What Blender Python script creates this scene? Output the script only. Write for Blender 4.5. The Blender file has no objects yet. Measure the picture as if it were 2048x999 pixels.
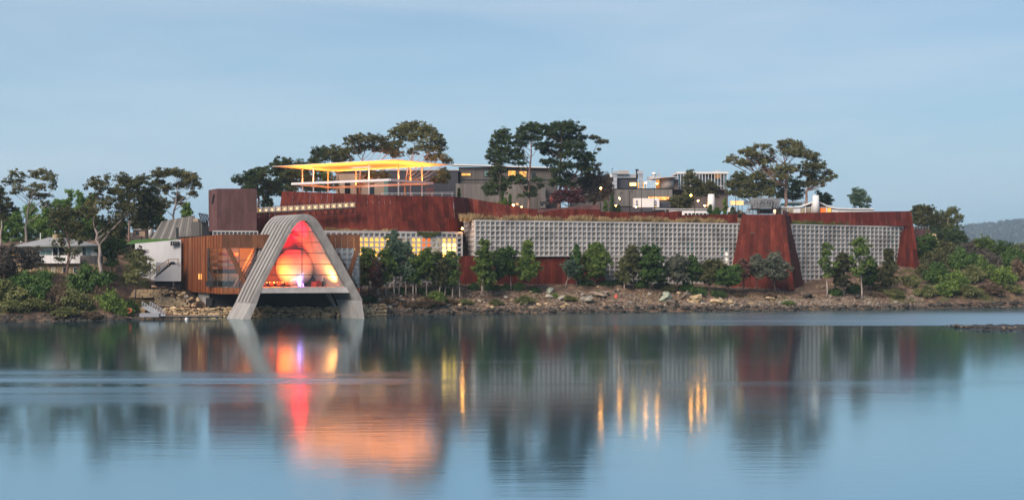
import bpy, math, random
import numpy as np
from mathutils import Vector, Matrix
R = math.radians
scene = bpy.context.scene
COL = scene.collection
random.seed(7)
RNG = np.random.default_rng(11)

# ------------------------------------------------------------------ camera
F = 2500.0          # focal length in photo pixels (photo is 2048 wide)
HZ = 517.0          # horizon row of the photo
CH = 12.1           # camera height above the water
cam = bpy.data.cameras.new('camera')
cam.sensor_width = 36.0
cam.lens = F / 2048 * 36.0
cam.shift_y = (HZ - 499.5) / 2048
cam.clip_start = 1.0
cam.clip_end = 12000
camo = bpy.data.objects.new('camera', cam)
camo.location = (0, 0, CH)
camo.rotation_euler = (R(90), 0, 0)
COL.objects.link(camo)
scene.camera = camo

# ------------------------------------------------------------------ sky
SUN_EL, SUN_AZ = 38.0, 214.0      # behind the camera, to the left
w = bpy.data.worlds.new('World')
scene.world = w
w.use_nodes = True
nt = w.node_tree
nt.nodes.clear()
N = nt.nodes.new
out = N('ShaderNodeOutputWorld'); bg = N('ShaderNodeBackground')
sky = N('ShaderNodeTexSky'); sky.sky_type = 'NISHITA'; sky.sun_disc = False
sky.sun_elevation = R(SUN_EL); sky.sun_rotation = R(SUN_AZ)
sky.air_density = 0.75; sky.dust_density = 0.6; sky.ozone_density = 4.0
tc = N('ShaderNodeTexCoord'); mp = N('ShaderNodeMapping')
mp.inputs['Scale'].default_value = (1.2, 1.2, 9.0); mp.inputs['Rotation'].default_value = (0.0, R(7), 0)
no = N('ShaderNodeTexNoise'); no.inputs['Scale'].default_value = 1.6; no.inputs['Detail'].default_value = 7; no.inputs['Roughness'].default_value = 0.55
no.inputs['Distortion'].default_value = 0.4
# thin even veil of high cloud over the whole sky, with faint paler wisps in it
veil = N('ShaderNodeMix'); veil.data_type = 'RGBA'; sz = N('ShaderNodeSeparateXYZ'); vr = N('ShaderNodeMapRange')      # the veil thins out overhead
for i_, v_ in enumerate((0.06, 0.32, 0.97, 0.05)): vr.inputs[i_ + 1].default_value = v_
nt.links.new(tc.outputs['Generated'], sz.inputs[0]); nt.links.new(sz.outputs[2], vr.inputs[0]); nt.links.new(vr.outputs[0], veil.inputs[0])
veil.inputs[7].default_value = (3.3, 5.15, 6.3, 1)
cr = N('ShaderNodeValToRGB'); cr.color_ramp.elements[0].position = 0.38; cr.color_ramp.elements[1].position = 0.80
cr.color_ramp.elements[0].color = (0, 0, 0, 1); cr.color_ramp.elements[1].color = (0.75, 0.75, 0.75, 1)
mx = N('ShaderNodeMix'); mx.data_type = 'RGBA'
mx.inputs[7].default_value = (5.2, 6.1, 7.0, 1)
nt.links.new(tc.outputs['Generated'], mp.inputs['Vector']); nt.links.new(mp.outputs[0], no.inputs['Vector'])
nt.links.new(no.outputs['Fac'], cr.inputs[0]); nt.links.new(cr.outputs[0], mx.inputs[0])
nt.links.new(sky.outputs[0], veil.inputs[6]); nt.links.new(veil.outputs[2], mx.inputs[6]); nt.links.new(mx.outputs[2], bg.inputs[0])
bg.inputs[1].default_value = 0.087
nt.links.new(bg.outputs[0], out.inputs[0])

# ------------------------------------------------------------------ afterglow sun, very soft
sl = bpy.data.lights.new('sun', 'SUN'); sl.energy = 3.3; sl.angle = R(35); sl.color = (1.0, 0.85, 0.73)
so = bpy.data.objects.new('sun', sl); COL.objects.link(so)
az, el = R(SUN_AZ), R(SUN_EL)
sd = Vector((math.sin(az) * math.cos(el), math.cos(az) * math.cos(el), math.sin(el)))
so.rotation_euler = sd.to_track_quat('Z', 'Y').to_euler()

vs = scene.view_settings
vs.view_transform = 'Standard'; vs.look = 'None'; vs.exposure = 0.5; vs.gamma = 1.0; vs.use_curve_mapping = False
scene.cycles.use_denoising = True
scene.cycles.max_bounces = 6; scene.cycles.diffuse_bounces = 2; scene.cycles.glossy_bounces = 3
scene.cycles.transmission_bounces = 4; scene.cycles.transparent_max_bounces = 12; scene.cycles.volume_bounces = 0
scene.cycles.sample_clamp_indirect = 12.0; scene.cycles.caustics_reflective = False; scene.cycles.caustics_refractive = False

# ------------------------------------------------------------------ helpers
def P(px, py, D):
    """a place seen at photo pixel (px,py) that stands D metres out"""
    return Vector(((px - 1024) / F * D, D, CH + (HZ - py) / F * D))
def G(px, D, z): return Vector(((px - 1024) / F * D, D, z))
def wm(o):
    b = Matrix.LocRotScale(o.location, o.rotation_euler, o.scale)
    return (wm(o.parent) @ o.matrix_parent_inverse @ b) if o.parent else b
def adopt(o, parent):
    if parent is not None:
        o.parent = parent; o.matrix_parent_inverse = wm(parent).inverted()
    return o
def tag(o, label=None, cat=None, group=None, kind=None):
    if label: o['label'] = label
    if cat: o['category'] = cat
    if group: o['group'] = group
    if kind: o['kind'] = kind
    return o
def thing(name, label, cat, loc=(0, 0, 0), group=None):
    o = bpy.data.objects.new(name, None); COL.objects.link(o); o.location = loc
    o.empty_display_size = 0.5
    return tag(o, label, cat, group)
def obj(name, me, parent=None, loc=(0, 0, 0)):
    o = bpy.data.objects.new(name, me); COL.objects.link(o); o.location = loc
    return adopt(o, parent)
def mesh(name, verts, faces, mat, parent=None, smooth=False, loc=(0, 0, 0)):
    me = bpy.data.meshes.new(name); me.from_pydata([tuple(v) for v in verts], [], faces)
    me.materials.append(mat)
    if smooth: me.polygons.foreach_set('use_smooth', [True] * len(me.polygons))
    return obj(name, me, parent, loc)
_cube = {}
CV = [(-.5, -.5, -.5), (.5, -.5, -.5), (.5, .5, -.5), (-.5, .5, -.5), (-.5, -.5, .5), (.5, -.5, .5), (.5, .5, .5), (-.5, .5, .5)]
CF = [(0, 3, 2, 1), (4, 5, 6, 7), (0, 1, 5, 4), (1, 2, 6, 5), (2, 3, 7, 6), (3, 0, 4, 7)]
def cube_me(mat):
    if mat.name not in _cube:
        me = bpy.data.meshes.new('block_' + mat.name); me.from_pydata(CV, [], CF); me.materials.append(mat); _cube[mat.name] = me
    return _cube[mat.name]
def bx(name, c, s, mat, parent=None, rz=0.0, rx=0.0, ry=0.0):
    o = bpy.data.objects.new(name, cube_me(mat)); COL.objects.link(o)
    o.location = c; o.scale = s; o.rotation_euler = (rx, ry, rz)
    return adopt(o, parent)
def fbox(name, x0, x1, y0, y1, D, depth, mat, parent=None):
    """box whose front face stands D metres out, spanning that much of the photo"""
    a = P(x0, y1, D); b = P(x1, y0, D)
    return bx(name, ((a.x + b.x) / 2, D + depth / 2, (a.z + b.z) / 2), (b.x - a.x, depth, b.z - a.z), mat, parent)
def beam(name, a, b, wx, wz, mat, parent=None):
    a = Vector(a); b = Vector(b); d = b - a
    o = bpy.data.objects.new(name, cube_me(mat)); COL.objects.link(o)
    o.location = (a + b) / 2; o.scale = (wx, wz, d.length)
    o.rotation_euler = d.to_track_quat('Z', 'Y').to_euler()
    return adopt(o, parent)
def prism(name, poly, vec, mat, parent=None):
    """solid of a polygon pushed along vec"""
    vec = Vector(vec); n = len(poly); v = [Vector(p) for p in poly]; v += [p + vec for p in v]
    f = [tuple(range(n))[::-1], tuple(range(n, 2 * n))] + [(i, (i + 1) % n, n + (i + 1) % n, n + i) for i in range(n)]
    return mesh(name, v, f, mat, parent)
def tube_geo(pts, rad, n=6, V=None, Fc=None):
    V = [] if V is None else V; Fc = [] if Fc is None else Fc
    base = len(V); pts = [Vector(p) for p in pts]
    for i, p in enumerate(pts):
        d = (pts[min(i + 1, len(pts) - 1)] - pts[max(i - 1, 0)])
        d = d.normalized() if d.length > 1e-6 else Vector((0, 0, 1))
        a = d.cross(Vector((0.31, 0.95, 0.05))).normalized(); b = d.cross(a)
        for k in range(n):
            t = 2 * math.pi * k / n
            V.append(p + (a * math.cos(t) + b * math.sin(t)) * rad[i])
    for i in range(len(pts) - 1):
        for k in range(n):
            k2 = (k + 1) % n
            Fc.append((base + i * n + k, base + i * n + k2, base + (i + 1) * n + k2, base + (i + 1) * n + k))
    Fc.append(tuple(base + k for k in range(n))[::-1]); Fc.append(tuple(base + (len(pts) - 1) * n + k for k in range(n)))
    return V, Fc
def tube(name, pts, rad, mat, parent=None, n=8, smooth=True):
    V, Fc = tube_geo(pts, rad, n); return mesh(name, V, Fc, mat, parent, smooth)
def lathe(name, prof, c, mat, parent=None, n=20, smooth=True):
    V = []; Fc = []
    for r, z in prof:
        for k in range(n): V.append((c[0] + r * math.cos(2 * math.pi * k / n), c[1] + r * math.sin(2 * math.pi * k / n), c[2] + z))
    for i in range(len(prof) - 1):
        for k in range(n):
            Fc.append((i * n + k, i * n + (k + 1) % n, (i + 1) * n + (k + 1) % n, (i + 1) * n + k))
    Fc.append(tuple(range(n))[::-1]); Fc.append(tuple((len(prof) - 1) * n + k for k in range(n)))
    return mesh(name, V, Fc, mat, parent, smooth)

# ------------------------------------------------------------------ materials
def M(name, c1, c2=None, scale=1.0, stretch=(1, 1, 1), rough=0.8, rnd=0.0, bump=0.0, metal=0.0, c3=None, spots=None, spec=0.3):
    m = bpy.data.materials.new(name); m.use_nodes = True; t = m.node_tree; n = t.nodes; L = t.links
    b = n['Principled BSDF']; b.inputs['Roughness'].default_value = rough; b.inputs['Metallic'].default_value = metal
    b.inputs['Specular IOR Level'].default_value = spec
    c2 = c2 or c1
    g = n.new('ShaderNodeNewGeometry'); mp = n.new('ShaderNodeMapping'); mp.inputs['Scale'].default_value = stretch
    no = n.new('ShaderNodeTexNoise'); no.inputs['Scale'].default_value = scale; no.inputs['Detail'].default_value = 6; no.inputs['Roughness'].default_value = 0.62
    L.new(g.outputs['Position'], mp.inputs[0]); L.new(mp.outputs[0], no.inputs['Vector'])
    r = n.new('ShaderNodeValToRGB'); r.color_ramp.elements[0].position = 0.33; r.color_ramp.elements[1].position = 0.68
    r.color_ramp.elements[0].color = (*c1, 1); r.color_ramp.elements[1].color = (*c2, 1)
    if c3: e = r.color_ramp.elements.new(0.5); e.color = (*c3, 1)
    L.new(no.outputs['Fac'], r.inputs[0]); col = r.outputs[0]
    if spots:                                    # (colour, scale, threshold)
        n2 = n.new('ShaderNodeTexNoise'); n2.inputs['Scale'].default_value = spots[1]; n2.inputs['Detail'].default_value = 4
        L.new(g.outputs['Position'], n2.inputs['Vector'])
        r2 = n.new('ShaderNodeValToRGB'); r2.color_ramp.elements[0].position = spots[2]; r2.color_ramp.elements[1].position = spots[2] + 0.1
        L.new(n2.outputs['Fac'], r2.inputs[0])
        mm = n.new('ShaderNodeMix'); mm.data_type = 'RGBA'; L.new(r2.outputs[0], mm.inputs[0]); L.new(col, mm.inputs[6]); mm.inputs[7].default_value = (*spots[0], 1)
        col = mm.outputs[2]
    if rnd:
        oi = n.new('ShaderNodeObjectInfo'); mr = n.new('ShaderNodeMapRange')
        mr.inputs[3].default_value = 1 - rnd; mr.inputs[4].default_value = 1 + rnd
        L.new(oi.outputs['Random'], mr.inputs[0])
        vm = n.new('ShaderNodeVectorMath'); vm.operation = 'SCALE'; L.new(col, vm.inputs[0]); L.new(mr.outputs[0], vm.inputs['Scale']); col = vm.outputs[0]
    L.new(col, b.inputs['Base Color'])
    if bump:
        bu = n.new('ShaderNodeBump'); bu.inputs['Strength'].default_value = 0.6; bu.inputs['Distance'].default_value = bump
        L.new(no.outputs['Fac'], bu.inputs['Height']); L.new(bu.outputs[0], b.inputs['Normal'])
    return m
def E(name, col, s, base=(0.8, 0.8, 0.8)):
    m = bpy.data.materials.new(name); m.use_nodes = True; b = m.node_tree.nodes['Principled BSDF']
    b.inputs['Base Color'].default_value = (*base, 1); b.inputs['Emission Color'].default_value = (*col, 1); b.inputs['Emission Strength'].default_value = s
    return m
def EN(name, c1, c2, s, scale):
    """a lit room seen through a window: patches of bright and dim"""
    m = E(name, c1, s); t = m.node_tree; n = t.nodes; b = n['Principled BSDF']; b.inputs['Base Color'].default_value = (0.05, 0.04, 0.03, 1)
    g = n.new('ShaderNodeNewGeometry'); no = n.new('ShaderNodeTexNoise'); no.inputs['Scale'].default_value = scale; no.inputs['Detail'].default_value = 3
    r = n.new('ShaderNodeValToRGB'); r.color_ramp.elements[0].position = 0.38; r.color_ramp.elements[1].position = 0.6
    r.color_ramp.elements[0].color = (*c2, 1); r.color_ramp.elements[1].color = (*c1, 1)
    t.links.new(g.outputs['Position'], no.inputs['Vector']); t.links.new(no.outputs['Fac'], r.inputs[0]); t.links.new(r.outputs[0], b.inputs['Emission Color'])
    return m
def leafmat(name, dark, light, trans=0.25):
    m = bpy.data.materials.new(name); m.use_nodes = True; t = m.node_tree; n = t.nodes; b = n['Principled BSDF']
    a = n.new('ShaderNodeAttribute'); a.attribute_name = 'tint'
    r = n.new('ShaderNodeValToRGB'); r.color_ramp.elements[0].color = (*dark, 1); r.color_ramp.elements[1].color = (*light, 1)
    r.color_ramp.elements[0].position = 0.1; r.color_ramp.elements[1].position = 0.95
    oi = n.new('ShaderNodeObjectInfo'); hs = n.new('ShaderNodeHueSaturation')
    mr = n.new('ShaderNodeMapRange'); mr.inputs[3].default_value = 0.8; mr.inputs[4].default_value = 1.2
    t.links.new(oi.outputs['Random'], mr.inputs[0]); t.links.new(mr.outputs[0], hs.inputs['Value'])
    t.links.new(a.outputs['Fac'], r.inputs[0]); t.links.new(r.outputs[0], hs.inputs['Color'])
    b.inputs['Roughness'].default_value = 0.6; b.inputs['Specular IOR Level'].default_value = 0.25
    tr = n.new('ShaderNodeBsdfTranslucent'); ms = n.new('ShaderNodeMixShader'); ms.inputs[0].default_value = trans
    t.links.new(hs.outputs[0], b.inputs['Base Color']); t.links.new(hs.outputs[0], tr.inputs[0])
    t.links.new(b.outputs[0], ms.inputs[1]); t.links.new(tr.outputs[0], ms.inputs[2])
    t.links.new(ms.outputs[0], n['Material Output'].inputs[0])
    return m
def glassmat(name, tint=(1, 1, 1), refl=0.12):
    m = bpy.data.materials.new(name); m.use_nodes = True; t = m.node_tree; n = t.nodes; n.remove(n['Principled BSDF'])
    tr = n.new('ShaderNodeBsdfTransparent'); tr.inputs[0].default_value = (*tint, 1)
    gl = n.new('ShaderNodeBsdfGlossy'); gl.inputs['Roughness'].default_value = 0.02
    fr = n.new('ShaderNodeFresnel'); fr.inputs[0].default_value = 1.5
    ad = n.new('ShaderNodeMath'); ad.operation = 'ADD'; ad.use_clamp = True; ad.inputs[1].default_value = refl - 0.04
    ms = n.new('ShaderNodeMixShader')
    t.links.new(fr.outputs[0], ad.inputs[0]); t.links.new(ad.outputs[0], ms.inputs[0]); t.links.new(tr.outputs[0], ms.inputs[1]); t.links.new(gl.outputs[0], ms.inputs[2])
    t.links.new(ms.outputs[0], n['Material Output'].inputs[0])
    return m

CORTEN = M('corten', (0.064, 0.0125, 0.0085), (0.148, 0.030, 0.0165), 0.9, (1, 1, 0.14), 0.8, rnd=0.34, c3=(0.102, 0.017, 0.0105), spots=((0.13, 0.04, 0.022), 0.5, 0.66), spec=0.15)
CORTENP = M('corten_weathered', (0.11, 0.032, 0.025), (0.19, 0.06, 0.045), 1.1, (1, 1, 0.12), 0.8, rnd=0.3, c3=(0.13, 0.018, 0.012), spec=0.15)
PLUM = M('plum_steel', (0.105, 0.045, 0.042), (0.16, 0.075, 0.068), 0.8, (1, 1, 0.3), 0.7, rnd=0.15)
BRONZE = M('rusted_sheet', (0.24, 0.075, 0.025), (0.36, 0.13, 0.04), 0.8, (1, 1, 0.12), 0.6, rnd=0.3, c3=(0.2, 0.06, 0.022))
BRONZED = M('rusted_panel', (0.085, 0.03, 0.014), (0.17, 0.062, 0.022), 0.5, (1, 1, 0.5), 0.6, rnd=0.3)
CONC = M('concrete', (0.30, 0.285, 0.27), (0.42, 0.405, 0.385), 0.6, (1, 1, 0.5), 0.9, rnd=0.06, bump=0.01)
CONCW = M('pale_concrete', (0.50, 0.50, 0.50), (0.60, 0.60, 0.60), 0.3, (1, 1, 0.3), 0.9)
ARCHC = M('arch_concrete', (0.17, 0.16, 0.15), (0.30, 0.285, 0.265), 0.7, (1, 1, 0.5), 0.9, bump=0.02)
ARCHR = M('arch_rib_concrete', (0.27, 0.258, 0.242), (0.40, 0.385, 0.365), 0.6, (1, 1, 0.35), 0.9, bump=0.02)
CONCF = M('gap_shade_concrete', (0.06, 0.057, 0.054), (0.115, 0.11, 0.105), 0.8, (1, 1, 0.3), 0.9)  # shade between the arch ribs put into the shell's dark colour
CONCL = M('concrete_light', (0.36, 0.35, 0.335), (0.46, 0.45, 0.43), 0.3, (1, 1, 0.3), 0.9)
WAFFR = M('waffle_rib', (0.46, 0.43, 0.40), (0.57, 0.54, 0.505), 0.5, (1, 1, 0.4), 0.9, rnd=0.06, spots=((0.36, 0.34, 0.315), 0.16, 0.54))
WAFFP = M('waffle_panel', (0.36, 0.34, 0.32), (0.485, 0.46, 0.435), 0.45, (1, 1, 0.25), 0.9, rnd=0.26, spots=((0.33, 0.31, 0.29), 0.16, 0.54))  # recessed panels coloured darker than the ribs to deepen the cell shade
DKCONC = M('dark_concrete', (0.018, 0.018, 0.021), (0.032, 0.032, 0.035), 0.7, rough=0.9)  # dark concrete, its colour deepened further for the undercroft shade
EARTH = M('earth', (0.055, 0.036, 0.026), (0.25, 0.165, 0.105), 0.45, (1, 1, 1.6), 0.95, bump=0.4, c3=(0.125, 0.080, 0.054), spots=((0.075, 0.085, 0.030), 0.13, 0.60))
LAWN = M('lawn_grass', (0.05, 0.12, 0.02), (0.075, 0.17, 0.03), 1.5, rough=0.9, bump=0.05)
STONE = M('sandstone', (0.36, 0.25, 0.13), (0.52, 0.40, 0.25), 0.8, rough=0.9, rnd=0.35, bump=0.05)
STONEW = M('sandstone_wall', (0.33, 0.24, 0.14), (0.45, 0.35, 0.22), 1.2, rough=0.9, rnd=0.22, bump=0.04)
ROCKD = M('wet_rock', (0.03, 0.027, 0.024), (0.075, 0.065, 0.052), 1.5, rough=0.7, rnd=0.4, bump=0.05)
ROCKB = M('bank_rock', (0.14, 0.11, 0.085), (0.28, 0.22, 0.165), 1.1, rough=0.9, rnd=0.4, bump=0.05)
ROCKP = M('pale_rock', (0.30, 0.27, 0.22), (0.42, 0.38, 0.31), 0.9, rough=0.9, rnd=0.2, bump=0.05)
ROCKG = M('lichen_rock', (0.27, 0.29, 0.21), (0.40, 0.42, 0.32), 0.8, rough=0.9, bump=0.06)
WHITE = M('white_paint', (0.72, 0.71, 0.68), (0.80, 0.79, 0.77), 0.4, rough=0.6)
STEELW = M('white_steel', (0.74, 0.70, 0.68), rough=0.5)
NAVY = M('navy_cladding', (0.045, 0.047, 0.06), (0.06, 0.062, 0.078), 0.5, (3, 3, 0.1), 0.7)
TIMBER = M('grey_timber', (0.17, 0.155, 0.14), (0.25, 0.235, 0.22), 1.0, (2, 2, 0.08), 0.85, rnd=0.12)
TIMBERD = M('dark_timber', (0.105, 0.098, 0.092), (0.15, 0.14, 0.132), 1.0, (3, 3, 0.06), 0.85, rnd=0.1)
TAN = M('tan_render', (0.34, 0.24, 0.17), (0.42, 0.31, 0.23), 0.3, rough=0.9)
METAL = M('galvanised', (0.42, 0.44, 0.46), (0.52, 0.54, 0.56), 0.8, rough=0.45, metal=0.35, rnd=0.1)
METALD = M('dark_steel', (0.02, 0.02, 0.022), rough=0.5)
GREYST = M('grey_steel_lattice', (0.16, 0.165, 0.17), (0.30, 0.305, 0.31), 2.2, rough=0.6, rnd=0.2)
MULL = M('mullion', (0.05, 0.045, 0.045), rough=0.5)
BROWNW = M('brown_clad', (0.12, 0.095, 0.088), (0.155, 0.125, 0.115), 0.4, rough=0.85)
ROOFG = M('grey_roof_sheet', (0.24, 0.245, 0.25), (0.36, 0.36, 0.355), 0.9, (1, 4, 1), 0.7, spots=((0.40, 0.29, 0.24), 0.35, 0.68))
WOODO = M('timber_rail', (0.36, 0.20, 0.09), (0.45, 0.27, 0.12), 1.0, rough=0.7)
TEAL = M('teal_roof', (0.05, 0.11, 0.10), rough=0.6)
CANOPY = M('canopy_sheet', (0.72, 0.70, 0.66), rough=0.6)
DARKGL = M('dark_glass', (0.012, 0.016, 0.018), rough=0.05, spec=0.6)
TEALGL = M('teal_curtain_glass', (0.14, 0.24, 0.23), rough=0.12, spec=0.6)
ORANGEP = M('orange_plastic', (0.75, 0.13, 0.08), rough=0.5)
REDP = M('red_upholstery', (0.60, 0.09, 0.04), rough=0.6)
BLUE = M('blue_mark', (0.02, 0.05, 0.25), rough=0.5)
YEL = M('yellow_mark', (0.75, 0.55, 0.03), rough=0.5)
GLASS = glassmat('clear_glass', (0.74, 0.74, 0.74), 0.06)
GLASSD = glassmat('tinted_glass', (0.60, 0.66, 0.66), 0.14)
WARMW = EN('lit_room', (1.0, 0.50, 0.10), (0.75, 0.28, 0.04), 1.15, 1.1)
WARMY = EN('lit_gallery', (1.0, 0.50, 0.09), (0.8, 0.36, 0.05), 1.35, 0.55)
WARMR = E('red_lit_room', (1.0, 0.16, 0.012), 0.9, (.1, .05, .03))
HOT = E('bright_lit_room', (1.0, 0.58, 0.09), 6.0, (.1, .1, .1))
DIMY = EN('dim_gallery', (0.55, 0.42, 0.25), (0.16, 0.14, 0.12), 0.55, 0.7)
BULB = E('lamp_bulb', (1.0, 0.36, 0.05), 100)
BULBS = E('lantern_bulb', (1.0, 0.42, 0.10), 16)
BLUEL = E('blue_light', (0.07, 0.10, 1.0), 4.0)
BLUEP = E('pale_blue_light', (0.24, 0.34, 1.0), 2.4)
SHADE = E('orange_lampshade', (1.0, 0.33, 0.05), 0.9)
LANT = E('frosted_lantern', (1.0, 0.62, 0.32), 0.16, (0.45, 0.38, 0.30))
_t = LANT.node_tree; _ms = _t.nodes.new('ShaderNodeMixShader'); _tr = _t.nodes.new('ShaderNodeBsdfTransparent'); _ms.inputs[0].default_value = 0.5
_t.links.new(_tr.outputs[0], _ms.inputs[1]); _t.links.new(_t.nodes['Principled BSDF'].outputs[0], _ms.inputs[2]); _t.links.new(_ms.outputs[0], _t.nodes['Material Output'].inputs[0])
BARKP = M('pale_bark', (0.27, 0.21, 0.18), (0.48, 0.40, 0.35), 1.4, (1, 1, 0.3), 0.9)
BARKR = M('reddish_bark', (0.17, 0.10, 0.075), (0.30, 0.20, 0.16), 1.2, (1, 1, 0.3), 0.9)
BARKD = M('dark_bark', (0.07, 0.055, 0.045), (0.13, 0.10, 0.085), 1.2, (1, 1, 0.3), 0.9)
L_GUM = leafmat('gum_leaves', (0.042, 0.050, 0.019), (0.27, 0.245, 0.095))
L_GUMD = leafmat('dark_gum_leaves', (0.034, 0.043, 0.018), (0.185, 0.18, 0.07))
L_PINE = leafmat('pine_needles', (0.018, 0.035, 0.014), (0.096, 0.137, 0.045), 0.12)
L_POP = leafmat('poplar_leaves', (0.062, 0.130, 0.025), (0.27, 0.42, 0.09))
L_GREEN = leafmat('green_leaves', (0.034, 0.078, 0.015), (0.24, 0.32, 0.07))
L_DEEP = leafmat('deep_green_leaves', (0.023, 0.060, 0.015), (0.13, 0.22, 0.05))
L_OLIVE = leafmat('olive_leaves', (0.061, 0.079, 0.026), (0.289, 0.289, 0.108))
L_GREY = leafmat('grey_leaves', (0.088, 0.102, 0.070), (0.289, 0.298, 0.210))
L_BLUEG = leafmat('blue_green_leaves', (0.049, 0.096, 0.060), (0.184, 0.271, 0.166))
L_BROWN = leafmat('brown_scrub', (0.088, 0.061, 0.038), (0.263, 0.184, 0.114))
L_DULL = leafmat('dull_grey_brown_leaves', (0.052, 0.047, 0.038), (0.184, 0.154, 0.119))
L_PLUM = leafmat('plum_leaves', (0.049, 0.018, 0.021), (0.166, 0.056, 0.060))
L_RED = leafmat('reddish_leaves', (0.105, 0.052, 0.038), (0.263, 0.131, 0.096))
L_DRY = leafmat('dry_grass', (0.26, 0.17, 0.075), (0.62, 0.46, 0.24), 0.35)
L_GRN = leafmat('green_grass', (0.050, 0.075, 0.015), (0.170, 0.185, 0.055), 0.35)
L_FAR = leafmat('far_forest', (0.014, 0.018, 0.010), (0.055, 0.058, 0.034), 0.0)

# ------------------------------------------------------------------ the land: profile of (distance, height) by bearing
PXS = [-500, -120, 0, 120, 215, 262, 300, 355, 420, 500, 620, 705, 735, 830, 930, 1210, 1490, 1605, 1830, 1900, 1960, 2060, 2500]
PROF = {  # shore, low bank, mid bank, bank top, foot of rise, head of rise, plateau, far
 -500: [(232, 0), (236, 1.6), (246, 4.5), (256, 8.0), (280, 11), (310, 15), (380, 18), (700, 20)],
 -120: [(236, 0), (240, 1.6), (248, 4.5), (256, 8.0), (280, 11), (310, 15), (380, 18), (700, 20)],
 0:    [(239, 0), (242, 1.5), (249, 4.5), (256, 8.4), (277, 10.5), (300, 15.5), (380, 18), (700, 22)],
 120:  [(243, 0), (246, 1.5), (252, 4.5), (259, 8.6), (278, 10.5), (300, 16), (380, 19), (700, 22)],
 215:  [(246, 0), (249, 1.2), (254, 3.6), (260, 6.4), (270, 9), (290, 16), (380, 20), (700, 24)],
 262:  [(249, 0), (252, 0.9), (259, 2.2), (266, 5.2), (276, 8), (292, 16.2), (380, 20), (700, 24)],
 300:  [(252, 0), (255, 0.8), (262, 2.4), (270, 6), (279, 7.6), (290, 8.5), (380, 20), (700, 24)],
 355:  [(256, 0), (259, 0.9), (264, 2.2), (269, 4.2), (277, 6.4), (290, 8.5), (380, 21), (700, 24)],
 420:  [(258, 0), (261, 1.0), (264, 1.5), (269, 2.5), (277, 4.2), (290, 6.2), (380, 22), (700, 26)],
 500:  [(262, 0), (264, 0.8), (266, 1.3), (270, 1.6), (278, 2.4), (294, 5), (380, 24), (700, 28)],
 620:  [(263, 0), (265, 0.8), (268, 1.2), (272, 1.6), (280, 4.6), (296, 25), (380, 27), (700, 29)],
 705:  [(263, 0), (265, 0.8), (269, 2.0), (272, 4.0), (280, 5.5), (298, 25), (380, 27), (700, 29)],
 735:  [(265, 0), (267, 0.9), (271, 3.0), (275, 5.2), (281, 5.8), (300, 25.3), (380, 27), (700, 29)],
 830:  [(270, 0), (272, 0.9), (276, 3.2), (281, 5.6), (287, 6.2), (304, 25.3), (380, 27), (700, 29)],
 930:  [(275, 0), (277, 1.0), (281, 3.4), (286, 5.9), (290.5, 6.3), (308, 24.0), (380, 26.5), (700, 29)],
 1210: [(282, 0), (284, 1.0), (290, 3.2), (297, 5.6), (304, 6.0), (320, 22.8), (380, 26), (700, 29)],
 1490: [(290, 0), (292, 1.0), (300, 2.6), (309, 4.6), (317, 5.0), (336, 23), (380, 25.5), (700, 28)],
 1605: [(294, 0), (296, 0.9), (304, 2.4), (313, 4.6), (325, 5.0), (344, 23), (390, 25), (700, 27)],
 1830: [(303, 0), (306, 1.0), (316, 3.4), (330, 6.6), (346, 9.0), (366, 19.0), (420, 23), (700, 24)],
 1900: [(306, 0), (309, 1.4), (318, 5.0), (330, 8.5), (346, 11.5), (366, 15.0), (420, 18), (700, 18)],
 1960: [(310, 0), (313, 1.6), (321, 5.6), (332, 9.0), (348, 11.5), (368, 13.0), (420, 13), (700, 12)],
 2060: [(318, 0), (321, 1.6), (329, 5.6), (340, 8.6), (356, 11.0), (376, 12.0), (420, 11), (700, 10)],
 2500: [(350, 0), (353, 1.5), (362, 4.5), (374, 7.0), (390, 9.0), (410, 9.0), (450, 9), (700, 8)],
}
def prof_at(px):
    px = min(max(px, PXS[0]), PXS[-1])
    for a, b in zip(PXS, PXS[1:]):
        if a <= px <= b:
            t = (px - a) / (b - a)
            return [(p[0] * (1 - t) + q[0] * t, p[1] * (1 - t) + q[1] * t) for p, q in zip(PROF[a], PROF[b])]
def land_z(px, D):
    pr = prof_at(px)
    if D <= pr[0][0]: return max(-2.5, (D - pr[0][0]) * 0.3)
    for a, b in zip(pr, pr[1:]):
        if a[0] <= D <= b[0]: return a[1] + (b[1] - a[1]) * (D - a[0]) / (b[0] - a[0])
    return pr[-1][1]
def hn(x, y):
    return (math.sin(x * .9 + 1.3 * math.sin(y * .7)) + math.sin(y * 1.1 + 2 * math.sin(x * .5)) + .6 * math.sin(2.3 * x + 1.7 * y) + .5 * math.sin(3.9 * y - 2.7 * x)) * .25
cols = np.arange(-500, 2501, 5.0); V = []; NR = 64
for px in cols:
    pr = prof_at(px); j = 0.9 * hn(px * .05, 3) + .5 * hn(px * .17, 9)
    ks = [(pr[0][0] - 14, -2.5)] + pr
    ks = [(ks[0][0], ks[0][1]), (ks[1][0] + j, ks[1][1])] + ks[2:]
    cnt = [5, 7, 12, 12, 8, 8, 6, 6]; row = []
    for (a, b), n in zip(zip(ks, ks[1:]), cnt):
        for i in range(n):
            t = i / n; row.append((a[0] + (b[0] - a[0]) * t, a[1] + (b[1] - a[1]) * t))
    for i, (D, z) in enumerate(row):
        g = G(px, D, z); amp = 0 if z < -1 else min(0.42, 0.15 + z * .1)
        if i > 44: amp = 0
        V.append((g.x, g.y, z + amp * (hn(g.x * 1.1, g.y * 1.3) + .8 * hn(g.x * 3.1, g.y * 2.7))))
    NR = len(row)
Fc = [(i * NR + k, (i + 1) * NR + k, (i + 1) * NR + k + 1, i * NR + k + 1) for i in range(len(cols) - 1) for k in range(NR - 1)]
tag(mesh('ground', V, Fc, EARTH, smooth=True), kind='structure')

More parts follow.
